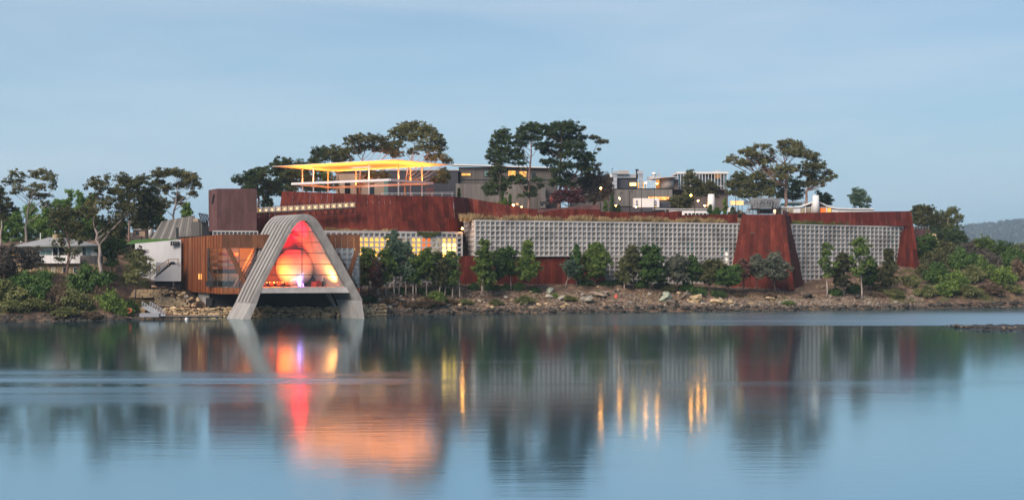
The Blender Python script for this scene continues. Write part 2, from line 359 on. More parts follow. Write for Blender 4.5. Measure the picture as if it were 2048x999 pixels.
# ------------------------------------------------------------------ river
wmx = bpy.data.materials.new('river_water'); wmx.use_nodes = True; t = wmx.node_tree; n = t.nodes; L = t.links
b = n['Principled BSDF']; b.inputs['Base Color'].default_value = (0.004, 0.036, 0.055, 1); b.inputs['IOR'].default_value = 2.3
b.inputs['Specular IOR Level'].default_value = 0.5
g = n.new('ShaderNodeNewGeometry'); sx = n.new('ShaderNodeSeparateXYZ'); L.new(g.outputs['Position'], sx.inputs[0])
def nz(scale, stretch, detail=3, dist=0.0):
    mp = n.new('ShaderNodeMapping'); mp.inputs['Scale'].default_value = stretch
    no = n.new('ShaderNodeTexNoise'); no.inputs['Scale'].default_value = scale; no.inputs['Detail'].default_value = detail; no.inputs['Distortion'].default_value = dist
    L.new(g.outputs['Position'], mp.inputs[0]); L.new(mp.outputs[0], no.inputs['Vector']); return no.outputs['Fac']
def mr(v, a, b_, c, d, smooth=True):
    x = n.new('ShaderNodeMapRange'); x.interpolation_type = 'SMOOTHSTEP' if smooth else 'LINEAR'
    for i, q in enumerate((a, b_, c, d)): x.inputs[i + 1].default_value = q
    L.new(v, x.inputs[0]); return x.outputs[0]
def mth(op, a, b_):
    x = n.new('ShaderNodeMath'); x.operation = op
    for i, q in enumerate((a, b_)):
        if isinstance(q, (int, float)): x.inputs[i].default_value = q
        else: L.new(q, x.inputs[i])
    return x.outputs[0]
X, Y = sx.outputs[0], sx.outputs[1]
wob = nz(0.02, (1, 2.5, 1), 4)
Yw = mth('ADD', Y, mth('MULTIPLY', mth('SUBTRACT', wob, 0.5), 26.0))
# breeze lines on the water: one under the far shore (stronger to the right), one nearer on the left
band1 = mth('MULTIPLY', mth('MULTIPLY', mr(mth('ADD', Y, mth('MULTIPLY', nz(0.03, (.35, 2, 1), 4), 10.0)), 228, 236, 0, 1), mr(Y, 300, 262, 0.25, 1)), mr(X, -30, 110, 0.07, 1))
band2 = mth('MULTIPLY', mth('MULTIPLY', mr(Yw, 100, 118, 0, 1), mr(Yw, 142, 128, 0, 1)), mr(X, 2, -26, 0.0, 1))
band2 = mth('MULTIPLY', band2, mr(nz(0.09, (0.10, 2.2, 1), 4), 0.36, 0.62, 0.15, 0.8))
band3 = mth('MULTIPLY', mr(nz(0.016, (0.5, 4.0, 1), 5), 0.55, 0.75, 0, 1), 0.22)
br = mth('MINIMUM', mth('ADD', mth('ADD', band1, band2), band3), 1.0)
rough = mth('ADD', mth('MULTIPLY', br, 0.28), 0.096)
rip = mth('ADD', nz(1.0, (0.22, 1.3, 1), 4, 0.3), mth('MULTIPLY', nz(0.25, (0.25, 1.2, 1), 3), 1.2))
bu = n.new('ShaderNodeBump'); bu.inputs['Strength'].default_value = 1.0; bu.inputs['Distance'].default_value = 0.006
L.new(rip, bu.inputs['Height'])
# long smooth water: a slightly blue-green mirror over a deep blue-green body
gl = n.new('ShaderNodeBsdfGlossy'); gl.distribution = 'GGX'; gl.inputs['Color'].default_value = (0.82, 0.97, 1.0, 1)
df = n.new('ShaderNodeBsdfDiffuse'); df.inputs['Color'].default_value = (0.003, 0.030, 0.046, 1)
fr = n.new('ShaderNodeLayerWeight'); fr.inputs['Blend'].default_value = 0.5
ms = n.new('ShaderNodeMixShader'); L.new(rough, gl.inputs['Roughness'])
for q in (gl, fr): L.new(bu.outputs[0], q.inputs['Normal'])
L.new(mr(fr.outputs['Facing'], 0, 1, .2, .84, False), ms.inputs[0]); L.new(df.outputs[0], ms.inputs[1]); L.new(gl.outputs[0], ms.inputs[2]); L.new(ms.outputs[0], n['Material Output'].inputs[0])
n.remove(b)
tag(mesh('water', [(-5600, -150, 0), (5600, -150, 0), (5600, 6900, 0), (-5600, 6900, 0)], [(0, 1, 2, 3)], wmx), kind='structure')

# ------------------------------------------------------------------ far hills across the river
def hill_z(x, y):
    e = max(0.0, min(1.0, (x - 650) / 900)); s = e * e * (3 - 2 * e)
    r = max(0.0, 1 - abs((y - 2900) / 900)) ; r = r * r * (3 - 2 * r)
    return -3 + (54 + 62 * s + 9 * hn(x * .006, y * .004) + 4 * hn(x * .02, y * .015)) * r * min(1, max(0, (x - 350) / 500))
HS = 1.7
xs = np.linspace(350, 3100, 150); ys = np.linspace(2000, 3800, 60)
V = [(x * HS, y * HS, hill_z(x, y) * HS) for x in xs for y in ys]
Fc = [(i * 60 + k, (i + 1) * 60 + k, (i + 1) * 60 + k + 1, i * 60 + k + 1) for i in range(149) for k in range(59)]
HILLM = M('hill_ground', (0.05, 0.05, 0.03), (0.10, 0.09, 0.055), 0.01, rough=0.95)
tag(mesh('hills', V, Fc, HILLM, smooth=True), kind='structure')

# ------------------------------------------------------------------ foliage
def unit(n):
    v = RNG.normal(size=(n, 3)); return v / np.linalg.norm(v, axis=1)[:, None]
def leaf_mesh(name, cent, rad, per, size, mat, flat=0.8, slim=0.45, up=0.0):
    """leaf-sized rhombs spread through small clumps"""
    cent = np.asarray(cent, float); rad = np.asarray(rad, float); n = len(cent)
    ci = np.repeat(np.arange(n), per); N_ = len(ci)
    d = unit(N_) * (RNG.random(N_) ** 0.45)[:, None]; d[:, 2] *= flat
    p = cent[ci] + d * rad[ci][:, None]
    a = unit(N_); a[:, 2] += up; a /= np.linalg.norm(a, axis=1)[:, None]
    b = np.cross(a, unit(N_)); b /= np.linalg.norm(b, axis=1)[:, None] + 1e-6
    s = size * (0.6 + 0.8 * RNG.random(N_))[:, None]
    q = np.stack([p + a * s, p + b * s * slim, p - a * s, p - b * s * slim], 1).reshape(-1, 3)
    tint = RNG.random(n)[ci] ** 1.3 * 0.62 + RNG.random(N_) * 0.38
    return quads(name, q, np.clip(tint, 0, 1), mat)
def quads(name, q, tint, mat):
    N_ = len(q) // 4; me = bpy.data.meshes.new(name)
    me.vertices.add(4 * N_); me.vertices.foreach_set('co', q.astype(np.float32).ravel())
    me.loops.add(4 * N_); me.loops.foreach_set('vertex_index', np.arange(4 * N_, dtype=np.int32))
    me.polygons.add(N_); me.polygons.foreach_set('loop_start', np.arange(0, 4 * N_, 4, dtype=np.int32))
    me.polygons.foreach_set('loop_total', np.full(N_, 4, dtype=np.int32))
    at = me.attributes.new('tint', 'FLOAT', 'POINT'); at.data.foreach_set('value', np.repeat(tint, 4).astype(np.float32))
    me.materials.append(mat); me.update(calc_edges=True)
    return me
def clumps(lobes, dens, rc):
    C, Rr = [], []
    for x, y, z, rx, ry, rz in lobes:
        k = max(4, int(dens * (rx * rz + 0.5 * rx * ry)))
        d = unit(k) * (RNG.random(k) ** 0.4)[:, None]
        d[:, 2] = np.where(d[:, 2] < -0.35, -d[:, 2] * 0.5, d[:, 2])
        C.append(np.array([x, y, z]) + d * np.array([rx, ry, rz])); Rr.append(rc * (0.6 + 0.8 * RNG.random(k)))
    return np.concatenate(C), np.concatenate(Rr)
def wood(base, path, lobes, r0, twig=2):
    """tapered trunk along path, a limb to every lobe, twigs inside the lobe; one continuous mesh"""
    V, Fc = [], []; n = len(path); path = [Vector(p) for p in path]
    seg = []
    for i in range(n - 1):
        for k in range(3):
            t = k / 3; p = path[i].lerp(path[i + 1], t); f = (i + t) / (n - 1)
            seg.append((p + Vector((RNG.normal() * r0 * .25, RNG.normal() * r0 * .25, 0)) * (f > 0), f))
    seg.append((path[-1], 1.0))
    rr = [r0 * (1.15 if f == 0 else 1 - 0.78 * f) for _, f in seg]
    tube_geo([s[0] for s in seg], rr, 7, V, Fc)
    for x, y, z, rx, ry, rz in lobes:
        c = Vector((x, y, z)); best = None
        for (p, f), r in zip(seg, rr):
            hd = math.hypot(p.x - x, p.y - y)
            cost = abs((z - p.z) - 0.9 * hd - 0.3) + 0.25 * hd
            if f > 0.2 and (best is None or cost < best[0]): best = (cost, p, r)
        if best is None: continue
        p0, r = best[1], min(best[2] * 0.55, 0.05 + 0.10 * (rx + rz))
        mid = p0.lerp(c, 0.5) + Vector((RNG.normal() * .12, RNG.normal() * .12, -0.10)) * (c - p0).length * 0.5
        q = [p0, p0.lerp(mid, .55) + Vector((0, 0, -.02)), mid, mid.lerp(c, .55), c]
        tube_geo(q, [r, r * .8, r * .62, r * .42, r * .2], 5, V, Fc)
        for _ in range(twig):
            e = c + Vector((RNG.normal() * rx * .5, RNG.normal() * ry * .5, RNG.random() * rz * .8))
            tube_geo([mid.lerp(c, .4), mid.lerp(c, .7).lerp(e, .4), e], [r * .4, r * .28, r * .1], 4, V, Fc)
    return V, Fc
def ztree(name, label, cat, o, s, D, base, lobes, leaf, bark, group=None, path=None, r0=0.3, dens=7.0, rc=0.58, per=38, size=0.19, depth=0.45, flat=0.7, twig=2, sink=0.6):
    """tree whose lobes (x, y, rx, ry) were measured on an enlarged cut of the photo with origin o and scale s"""
    k = D / F
    def m(x, y): return ((o[0] + x / s - (o[0] + base[0] / s)) * k, -((o[1] + y / s) - (o[1] + base[1] / s)) * k)
    bp = P(o[0] + base[0] / s, o[1] + base[1] / s, D)
    wid = max(abs(m(l[0], l[1])[0]) for l in lobes) + 0.5
    L3 = []
    for (x, y, rx, ry) in lobes:
        X, Z = m(x, y); a, c = rx / s * k * 1.32, ry / s * k * 1.85
        dy = RNG.uniform(-1, 1) * depth * math.sqrt(max(0.1, wid * wid - X * X))
        L3.append((X, dy, Z, a, max(a, c) * 0.85, c))
    root = thing(name, label, cat, bp, group)
    if path is None:
        tz = max(l[2] for l in L3) * 0.8; cx = sum(l[0] for l in L3) / len(L3)
        path = [(0, 0, -sink), (cx * .2, 0, tz * .35), (cx * .5, 0, tz * .7), (cx * .8, 0, tz)]
    else:
        path = [(0, 0, -sink)] + [(m(x, y)[0], 0, m(x, y)[1]) for x, y in path]
    V, Fc = wood(None, path, L3, r0, twig)
    me = bpy.data.meshes.new('trunk'); me.from_pydata([tuple(v) for v in V], [], Fc); me.materials.append(bark)
    me.polygons.foreach_set('use_smooth', [True] * len(me.polygons))
    obj('trunk', me, root, bp)
    C, Rr = clumps(L3, dens, rc)
    obj('crown', leaf_mesh('crown', C, Rr, per, size, leaf, flat), root, bp)
    return root
def form(kind, wd, h, seed):
    """lobes of a whole young tree or shrub, wd wide and h tall, standing on z = 0"""
    r = np.random.default_rng(seed); Ls = []
    if kind == 'shrub':
        for _ in range(13):
            a = r.random() * 6.283; q = r.random() ** .6; z = h * (0.15 + 0.7 * r.random() * (1 - .55 * q))
            Ls.append((math.cos(a) * q * wd * .36, math.sin(a) * q * wd * .32, z, wd * .19, wd * .18, h * .2))
        return Ls
    lo = {'cone': .14, 'oval': .22, 'round': .3, 'gum': .35, 'slim': .18, 'poplar': .06}[kind]; n = {'gum': 18, 'poplar': 28}.get(kind, 32)
    for i in range(n):
        f = (i + r.random()) / n
        if kind in ('cone', 'slim'): prof_ = (1 - f) ** .75 * (0.55 + .45 * min(1, f * 5))
        elif kind == 'poplar': prof_ = math.sin(math.pi * min(1, (f * .86 + .1))) ** .6
        else: prof_ = math.sin(math.pi * (f * .80 + .14)) ** .7
        a = r.random() * 6.283; q = (0.3 + .7 * r.random()) * prof_ * wd * .34
        s_ = wd * .21 * (0.45 + 1.0 * r.random()) * (0.55 + .45 * prof_)
        Ls.append((math.cos(a) * q, math.sin(a) * q, h * (lo + (0.97 - lo) * f), s_, s_, s_ * .85))
    return Ls
def ytree(name, label, cat, px, D, top, base, wpx, kind, leaf, bark, seed, group=None, dens=7.0, rc=0.42, per=40, size=0.17, r0=None, lean=0.0, stems=1):
    k = D / F; bp = P(px, base, D); h = (base - top) * k; wd = wpx * k
    root = thing(name, label, cat, bp, group); Ls = form(kind, wd, h, seed)
    Ls = [(a + lean * c, b_, c, d, e, f) for a, b_, c, d, e, f in Ls]
    V, Fc = [], []
    for st in range(stems):
        off = 0 if stems == 1 else (st - (stems - 1) / 2) * wd * .3
        path = [(off, 0, -.7), (off * .9 + lean * h * .3, 0.1, h * .3), (off * .6 + lean * h * .6, 0, h * .6), (off * .3 + lean * h * .9, 0, h * .92)]
        v, f = wood(None, path, Ls[st::stems], r0 or 0.05 + 0.011 * h, 1)
        b0 = len(V); V += v; Fc += [tuple(i + b0 for i in q) for q in f]
    me = bpy.data.meshes.new('trunk'); me.from_pydata([tuple(v) for v in V], [], Fc); me.materials.append(bark)
    me.polygons.foreach_set('use_smooth', [True] * len(me.polygons))
    obj('trunk', me, root, bp)
    C, Rr = clumps(Ls, dens, rc)
    obj('crown', leaf_mesh('crown', C, Rr, per, size, leaf, 0.85), root, bp)
    return root
_sh = {}
def shrub(name, label, px, D, wpx, hpx, leaf, z=None, group=None, seed=None, sink=0.3):
    """bush > foliage, stem; the meshes come from a small stock, scaled"""
    k = D / F; wd, h = wpx * k, hpx * k; key = (leaf.name, (seed if seed is not None else random.randrange(4)))
    if key not in _sh:
        Ls = form('shrub', 4.0, 2.4, key[1] % 1000 + 5); C, Rr = clumps(Ls, 15.0, 0.42)
        fm = leaf_mesh('foliage', C, Rr, 34, 0.15, leaf, 0.9)
        V, Fc = [], []
        for l in Ls[:9]:
            e = Vector(l[:3]); tube_geo([(e.x * .1, e.y * .1, -.5), (e.x * .35, e.y * .35, e.z * .45), e], [.05, .035, .012], 4, V, Fc)
        sm = bpy.data.meshes.new('stem'); sm.from_pydata([tuple(v) for v in V], [], Fc); sm.materials.append(BARKD)
        _sh[key] = (fm, sm)
    fm, sm = _sh[key]
    zz = land_z(px, D) if z is None else z
    loc = G(px, D, zz - sink); root = thing(name, label, 'bush', loc, group)
    for nm, me in (('foliage', fm), ('stem', sm)):
        c = bpy.data.objects.new(nm, me); COL.objects.link(c); c.location = loc; c.scale = (wd / 4, wd / 4 * .85, h / 2.1)
        adopt(c, root)
    return root
def blades(name, pts, hgt, width, mat, label, cat):
    """grass: upright tapered blades at pts, one mass"""
    pts = np.asarray(pts, float); n_ = len(pts); a = RNG.random(n_) * 6.283
    dx = np.stack([np.cos(a), np.sin(a), np.zeros(n_)], 1) * (width * (.6 + .8 * RNG.random(n_)))[:, None]
    h = hgt * (0.45 + 0.75 * RNG.random(n_)) * (0.95 + 0.22 * np.sin(pts[:, 0] * 2.3 + 1.7 * np.sin(pts[:, 0] * .71)) + 0.18 * np.sin(pts[:, 0] * .43)); ln = RNG.normal(size=(n_, 3)) * (h * .35)[:, None]; ln[:, 2] = h
    q = np.stack([pts - dx, pts + dx, pts + dx * .25 + ln, pts - dx * .25 + ln], 1).reshape(-1, 3)
    cl = 0.5 + 0.5 * np.sin(pts[:, 0] * 1.1 + 2 * np.sin(pts[:, 0] * .37)); tint = np.clip(cl * .5 + RNG.random(n_) * .5, 0, 1)
    o = obj(name, quads(name, q, tint, mat)); tag(o, label, cat, kind='stuff'); return o

def lamp(name, loc, power, col, size=0.5):
    l = bpy.data.lights.new(name, 'POINT'); l.energy = power; l.color = col; l.shadow_soft_size = size
    o = bpy.data.objects.new(name, l); COL.objects.link(o); o.location = loc; return o
# ------------------------------------------------------------------ wall of steel sheets
def sheets(parent, BL, BR, TR, TL, n, mat, cuts=0, th=0.14, name='steel_sheet', proud=0.07, rib=0.0):
    BL, BR, TR, TL = map(Vector, (BL, BR, TR, TL)); nr = (BR - BL).cross(TL - BL).normalized()
    for i in range(n):
        g = 0.022 / max(0.2, (BR - BL).length / n); a, b = i / n + g / n, (i + 1) / n - g / n
        hs = [0.0] + sorted(random.uniform(.2, .85) for _ in range(cuts if random.random() < .75 else max(0, cuts - 1))) + [1.0]
        for h0, h1 in zip(hs, hs[1:]):
            if h1 - h0 < .03: continue
            def pt(u, v): return BL.lerp(BR, u).lerp(TL.lerp(TR, u), v)
            off = nr * (random.uniform(0, proud) + (rib if i % 2 else 0)); e_ = 0.0007
            q = [pt(a, h0 + e_), pt(b, h0 + e_), pt(b, h1 - e_), pt(a, h1 - e_)]
            prism(name, [p + off for p in q], -nr * th, mat, parent)
def steel_wall(name, label, segs, mat=None, group=None, cat='wall'):
    """segs: (x0,D0bottom,D0top,ybot0,ytop0, x0top,  x1,..., n, cuts)"""
    root = None
    for s in segs:
        a, b, c, d = [P(*q) for q in s['q']]
        if root is None: root = thing(name, label, cat, a, group)
        sheets(root, a, b, c, d, s['n'], s.get('m', mat or CORTEN), s.get('cuts', 1))
    return root
# upper museum wall under the canopy
steel_wall('corten_wall', 'tall leaning rust-red steel wall under the glowing canopy', [
    dict(q=[(553, 463, 283), (797, 466, 283), (791, 391, 287), (564, 382, 287)], n=20, cuts=1),
    dict(q=[(797, 466, 283), (911, 466, 291), (906, 393, 294), (791, 391, 287)], n=11, cuts=2),
])
steel_wall('corten_wall', 'dark red steel wall behind the lantern walkway struts', [
    dict(q=[(508, 470, 284.4), (560, 470, 284.4), (560, 421, 286), (508, 424, 286)], n=5, cuts=0)])
steel_wall('corten_wall', 'folded rust-red steel wall sloping down towards the pine trunks', [
    dict(q=[(911, 440, 293), (942, 437, 303), (936, 396, 304), (907, 393, 294)], n=3, cuts=0, m=CORTENP),
    dict(q=[(942, 440, 303), (1058, 440, 303), (1058, 417, 304), (936, 396, 304)], n=13, cuts=0),
    dict(q=[(1058, 440, 303), (1075, 440, 304), (1075, 418, 305), (1058, 417, 304)], n=2, cuts=0)])
steel_wall('corten_wall', 'purple-brown steel parapet below the plum coloured bush', [
    dict(q=[(1074, 432, 312), (1199, 430, 314), (1199, 409, 314), (1074, 419, 312)], n=9, cuts=0, m=PLUM)])
steel_wall('corten_wall', 'long low rust-red steel parapet above the dry grass of the waffle wall', [
    dict(q=[(1074, 444, 306), (1128, 444, 308), (1128, 417, 308.6), (1074, 426, 306.6)], n=5, cuts=0),
    dict(q=[(1128, 444, 308), (1202, 444, 310), (1202, 419, 310.6), (1128, 417, 308.6)], n=8, cuts=0),
    dict(q=[(1202, 446, 310), (1293, 446, 314), (1293, 425, 314.6), (1202, 422.5, 310.6)], n=10, cuts=0),
    dict(q=[(1293, 446, 314), (1364, 447, 317), (1364, 421.5, 317.6), (1293, 425, 314.6)], n=8, cuts=0),
    dict(q=[(1364, 450, 317), (1475, 452, 321), (1475, 428, 321.6), (1364, 430, 317.6)], n=11, cuts=0)])
steel_wall('corten_wall', 'short rust-red steel wall beside the corner of the lit windows', [
    dict(q=[(897, 466, 289), (927, 466, 295), (927, 437, 295), (897, 437, 289)], n=3, cuts=0)])
steel_wall('corten_wall', 'low dark red steel wall behind the shore trees under the waffle wall', [
    dict(q=[(916, 572, 288.3), (1212, 573, 302.8), (1210, 512.5, 303.6), (918, 511.5, 289.2)], n=26, cuts=1)])
steel_wall('corten_tower', 'rust-red steel tower with sloping sides between the two waffle walls', [
    dict(q=[(1455, 580, 314), (1589, 580, 310), (1569, 428.5, 316), (1484, 428.5, 318)], n=12, cuts=2),
    dict(q=[(1589, 580, 310), (1609, 580, 324), (1581, 431, 328), (1569, 428.5, 316)], n=4, cuts=1)], cat='tower')
steel_wall('corten_wall', 'weathered rust-red parapet in front of the white swooping roof', [
    dict(q=[(1576, 450, 329), (1700, 450, 338), (1700, 423.5, 338.6), (1576, 426, 329.6)], n=12, cuts=0, m=CORTENP),
    dict(q=[(1700, 451, 338), (1826, 452, 350), (1822, 422, 350.6), (1700, 423.5, 338.6)], n=11, cuts=1, m=CORTENP)])
steel_wall('corten_tower', 'rust-red steel buttress at the far right end of the museum', [
    dict(q=[(1789, 556, 345), (1842, 552, 347), (1822, 424, 350), (1808, 424, 350)], n=5, cuts=1)], cat='tower')
steel_wall('corten_wall', 'small dark red wall beyond the right end of the museum', [
    dict(q=[(1826, 505, 358), (1860, 505, 362), (1860, 458, 362), (1826, 458, 358)], n=5, cuts=0, m=PLUM)])
rt = thing('railing', 'glass and steel railing on the small red wall at the right', 'railing', P(1830, 458, 358.5))
beam('rail', P(1828, 453, 358.4), P(1858, 453, 362.2), .08, .08, METAL, rt)
for i in range(6): x = 1829 + i * 5.6; beam('post', P(x, 458.5, 358.4 + i * .7), P(x, 453, 358.4 + i * .7), .06, .06, METAL, rt)

# ------------------------------------------------------------------ concrete waffle walls
PIECES = {}
def waffle(name, label, x0, D0, x1, D1, ztop, zbot, cols, rows, litf=None, zcut=None, rib=0.26, deep=0.52, keep=300, root=None):
    A = G(x0, D0, 0); B = G(x1, D1, 0); d = (B - A); Ln = d.length; u = d / Ln; nn = Vector((u.y, -u.x, 0)); rz = math.atan2(u.y, u.x)
    root = root or thing(name, label, 'wall', (A.x, A.y, zbot)); cw = Ln / cols; rh = (ztop - zbot) / rows
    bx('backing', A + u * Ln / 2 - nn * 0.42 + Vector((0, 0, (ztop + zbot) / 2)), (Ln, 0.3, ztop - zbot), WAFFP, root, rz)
    for i in range(cols + 1):
        c = A + u * (i * cw); bx('upright_rib', c + nn * (deep / 2 - .2) + Vector((0, 0, (ztop + zbot) / 2)), (rib, deep, ztop - zbot), WAFFR, root, rz)
    for j in range(rows + 1):
        bx('cross_rib', A + u * Ln / 2 + nn * (deep / 2 - .203) + Vector((0, 0, zbot + j * rh)), (Ln + rib, deep - .012, rib * (.9 if j < rows else 1.5)), WAFFR, root, rz)
    cells = []
    for i in range(cols):
        for j in range(rows):
            c = A + u * ((i + .5) * cw) + Vector((0, 0, zbot + (j + .5) * rh))
            px = 1024 + F * c.x / c.y; py = HZ - (c.z - CH) * F / c.y
            mt = litf(i, j, px, py) if litf else None
            if mt: bx('window_pane', c - nn * .16, (cw - rib, .06, rh - rib), mt, root, rz)
            elif zcut is None or zcut(px, py): cells.append((c, py))
    cells.sort(key=lambda q: q[0].y)
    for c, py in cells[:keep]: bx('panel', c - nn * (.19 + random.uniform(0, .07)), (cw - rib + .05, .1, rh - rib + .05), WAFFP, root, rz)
    if len(cells) > keep:
        V, Fc = [], []
        for c, py in cells[keep:]:
            b0 = len(V); q = c - nn * (.19 + random.uniform(0, .07)); hx, hy, hz_ = (cw - rib + .05) / 2, .05, (rh - rib + .05) / 2
            for x, y, z in CV: V.append(q + u * (x * 2 * hx) + nn * (y * 2 * hy) + Vector((0, 0, z * 2 * hz_)))
            Fc += [tuple(k + b0 for k in f) for f in CF]
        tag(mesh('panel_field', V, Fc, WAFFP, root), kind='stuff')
    return root
def lit1(i, j, px, py):
    if px < 700 or not (477 < py < 513): return None
    if 884 < px < 914 and py > 488: return HOT
    if 842 < px < 866 and py > 479: return WARMR
    if 866 < px < 878 or px > 914: return DARKGL if px > 914 else DIMY
    if 805 < px < 818 or 744 < px < 751: return DIMY
    return WARMY
waffle('waffle_wall', 'concrete waffle wall with rows of glowing yellow windows', 628, 274, 923, 290, 18.05, 3.4, 28, 13, lit1, rib=.36)
w2t = 20.9
waffle('waffle_wall', 'narrow end face of the long blank waffle wall', 927.5, 305, 950, 290, w2t, 12.9, 6, 7, rib=.22)
def lit2(i, j, px, py):
    if 1447 < px < 1456 and 505 < py < 545: return E2
    if (1440 < px < 1456 and 498 < py < 512) or (1370 < px < 1385 and 488 < py < 500): return TEALGL
    return None
E2 = E('pale_window_light', (0.9, 0.8, 0.62), 0.55)
rw = waffle('waffle_wall', 'long blank concrete waffle wall in the middle of the shore', 950, 290, 1490, 319, w2t, 12.75, 59, 7, lit2, keep=290)
aw = G(950, 290, 0); bw = G(1490, 319, 0); cw_ = aw.lerp(bw, 27 / 59)
waffle('', '', 1024 + F * cw_.x / cw_.y, cw_.y, 1490, 319, 12.62, 4.9, 32, 7, lit2, root=rw, keep=10)
def lit3(i, j, px, py):
    return TEALGL if (1776 < px < 1798 and 466 < py < 498 and random.random() < .62) else None
waffle('waffle_wall', 'concrete waffle wall right of the rust-red tower', 1583, 324, 1812, 350, 20.9, 4.4, 27, 14, lit3)
# planted ledges behind the coping
for x0, x1, D0, D1, z, bl in ((640, 800, 276.5, 284, 18.0, -4), (800, 925, 284, 291.6, 18.0, -4), (951, 1490, 291, 320, 20.85, -3.4), (1583, 1812, 326, 351, 20.85, -4)):
    a, b = G(x0, D0, z), G(x1, D1, z)
    tag(prism('planted_ledge', [a, b, b + Vector((0, 12, 0)), a + Vector((bl, 14, 0))], (0, 0, -.8), EARTH), kind='structure')
def ledge_pts(x0, x1, D0, D1, z, n, dep=1.6):
    u = RNG.random(n); D = D0 + (D1 - D0) * u + 0.5 + RNG.random(n) * dep; px = x0 + (x1 - x0) * u
    return np.stack([(px - 1024) / F * D, D, np.full(n, z)], 1)
blades('dry_grass', ledge_pts(920, 1452, 290.6, 317.5, 20.8, 9000, 3), 1.45, .10, L_DRY, 'tall dry straw-coloured grass along the top of the long waffle wall', 'grass')
blades('dry_grass', ledge_pts(650, 795, 276.0, 283, 18.0, 1800), 0.75, .09, L_DRY, 'thin dry grass on the ledge right of the concrete arch', 'grass')
blades('dry_grass', ledge_pts(1584, 1812, 325, 350, 20.8, 3000, 2.4), 1.15, .09, L_GRN, 'greenish grass along the top of the right waffle wall', 'grass')
blades('dry_grass', ledge_pts(1480, 1812, 332, 350, 24.2, 500, 2), 1.0, .04, L_DRY, 'wispy grass behind the weathered parapet at the right', 'grass')

# ------------------------------------------------------------------ the gallery box and its concrete arch
EV = Vector((-0.62, 0.785, 0))
def Df(px): return 250 + (px - 495) * 3.0 / 233
def fp(px, py): return P(px, py, Df(px))
OUT = [(503, 606), (514, 582), (525, 560), (543, 526), (560, 494), (578, 460), (584, 449), (590, 441), (597, 434), (604, 430), (610.5, 428.8), (617, 429.6), (624, 432.8), (631, 438.5), (637, 446), (643, 455), (656, 478), (680, 520), (704, 563), (724, 600)]
INN = [(514, 606), (522, 582), (532, 560), (549, 526), (566, 494), (577, 473), (584, 461), (590, 452), (597, 445), (602, 441.8), (607.5, 440.5), (613, 441.8), (618, 445.5), (624, 452.5), (630, 462), (636, 471), (645, 486), (667, 527), (690, 567), (708, 600)]
arch = thing('arch', 'pale ribbed concrete arch straddling the shore with a red glow inside', 'arch', fp(610, 638))
LEN = 11.6
def sweep(name, outp, innp, v0, v1, mat, parent, smooth=False):
    n_ = len(outp); V = []
    for v in (v0, v1):
        V += [p + EV * v for p in outp] + [p + EV * v for p in innp]
    Fc = []
    for i in range(n_ - 1):
        o0, o1, i0, i1 = i, i + 1, n_ + i, n_ + i + 1; k = 2 * n_
        Fc += [(o0, o1, i1, i0), (k + o0, k + i0, k + i1, k + o1), (o0, k + o0, k + o1, o1), (i0, i1, k + i1, k + i0)]
    k = 2 * n_; Fc += [(0, n_, k + n_, k), (n_ - 1, k + n_ - 1, k + 2 * n_ - 1, 2 * n_ - 1)]
    return mesh(name, V, Fc, mat, parent)
def densify(pl, k=3):
    r = []
    for a, b in zip(pl, pl[1:]):
        for i in range(k): t = i / k; r.append((a[0] + (b[0] - a[0]) * t, a[1] + (b[1] - a[1]) * t))
    return r + [pl[-1]]
op = [fp(*q) for q in OUT]; ip = [fp(*q) for q in INN]
def offs(pts, d):
    r = []
    for i, p in enumerate(pts):
        t_ = (pts[min(i + 1, len(pts) - 1)] - pts[max(i - 1, 0)]).normalized()
        r.append(p + t_.cross(EV.cross(Vector((0, 0, 1))).cross(EV)).normalized() * 0 + Vector((-t_.z * .98, -t_.z * .2 * .98, math.hypot(t_.x, t_.y))) * d)
    return r
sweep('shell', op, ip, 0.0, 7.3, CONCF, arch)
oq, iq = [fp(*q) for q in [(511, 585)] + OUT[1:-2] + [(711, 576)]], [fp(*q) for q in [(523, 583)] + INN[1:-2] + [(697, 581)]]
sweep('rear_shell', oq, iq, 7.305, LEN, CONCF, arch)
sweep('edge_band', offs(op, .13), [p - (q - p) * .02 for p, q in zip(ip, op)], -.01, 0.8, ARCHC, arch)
for i in range(7):
    v0 = 1.55 + i * 1.52; pp = op if v0 < 6.5 else oq
    sweep('rib', offs(pp, .13), offs(pp, .004), v0, v0 + 0.72, ARCHR, arch)
def inset(pts, d): return [p + (Vector((0, 0, 0)) - (q - p)) * 0 for p, q in zip(pts, pts)] if d == 0 else offs(pts, -d)
sweep('lining', inset(iq, .004), inset(iq, .07), 0.82, LEN - .7, M('cream_lining', (0.55, 0.50, 0.44), rough=0.85), arch)
# feet under the shell
lf = [fp(503.5, 605), fp(514.5, 605), fp(498, 645), fp(481, 645)]
prism('foot', lf, EV * 7.2, ARCHR, arch)
rf = [fp(708, 599.5), fp(723.6, 599.5), fp(730, 645), fp(722, 645)]
prism('foot', rf, EV * 7.2, ARCHR, arch)
deckz = 6.35
# deck between the legs
dk = [fp(521, 573), fp(693, 573)]; a, b = dk
deck = thing('deck', 'grey concrete deck slab spanning between the legs of the arch', 'deck', a)
prism('slab', [Vector((a.x, a.y, deckz)), Vector((b.x, b.y, deckz)), Vector((b.x + .6, b.y, deckz - 1.12)), Vector((a.x - .55, a.y, deckz - 1.12))], EV * 7.6, CONC, deck)
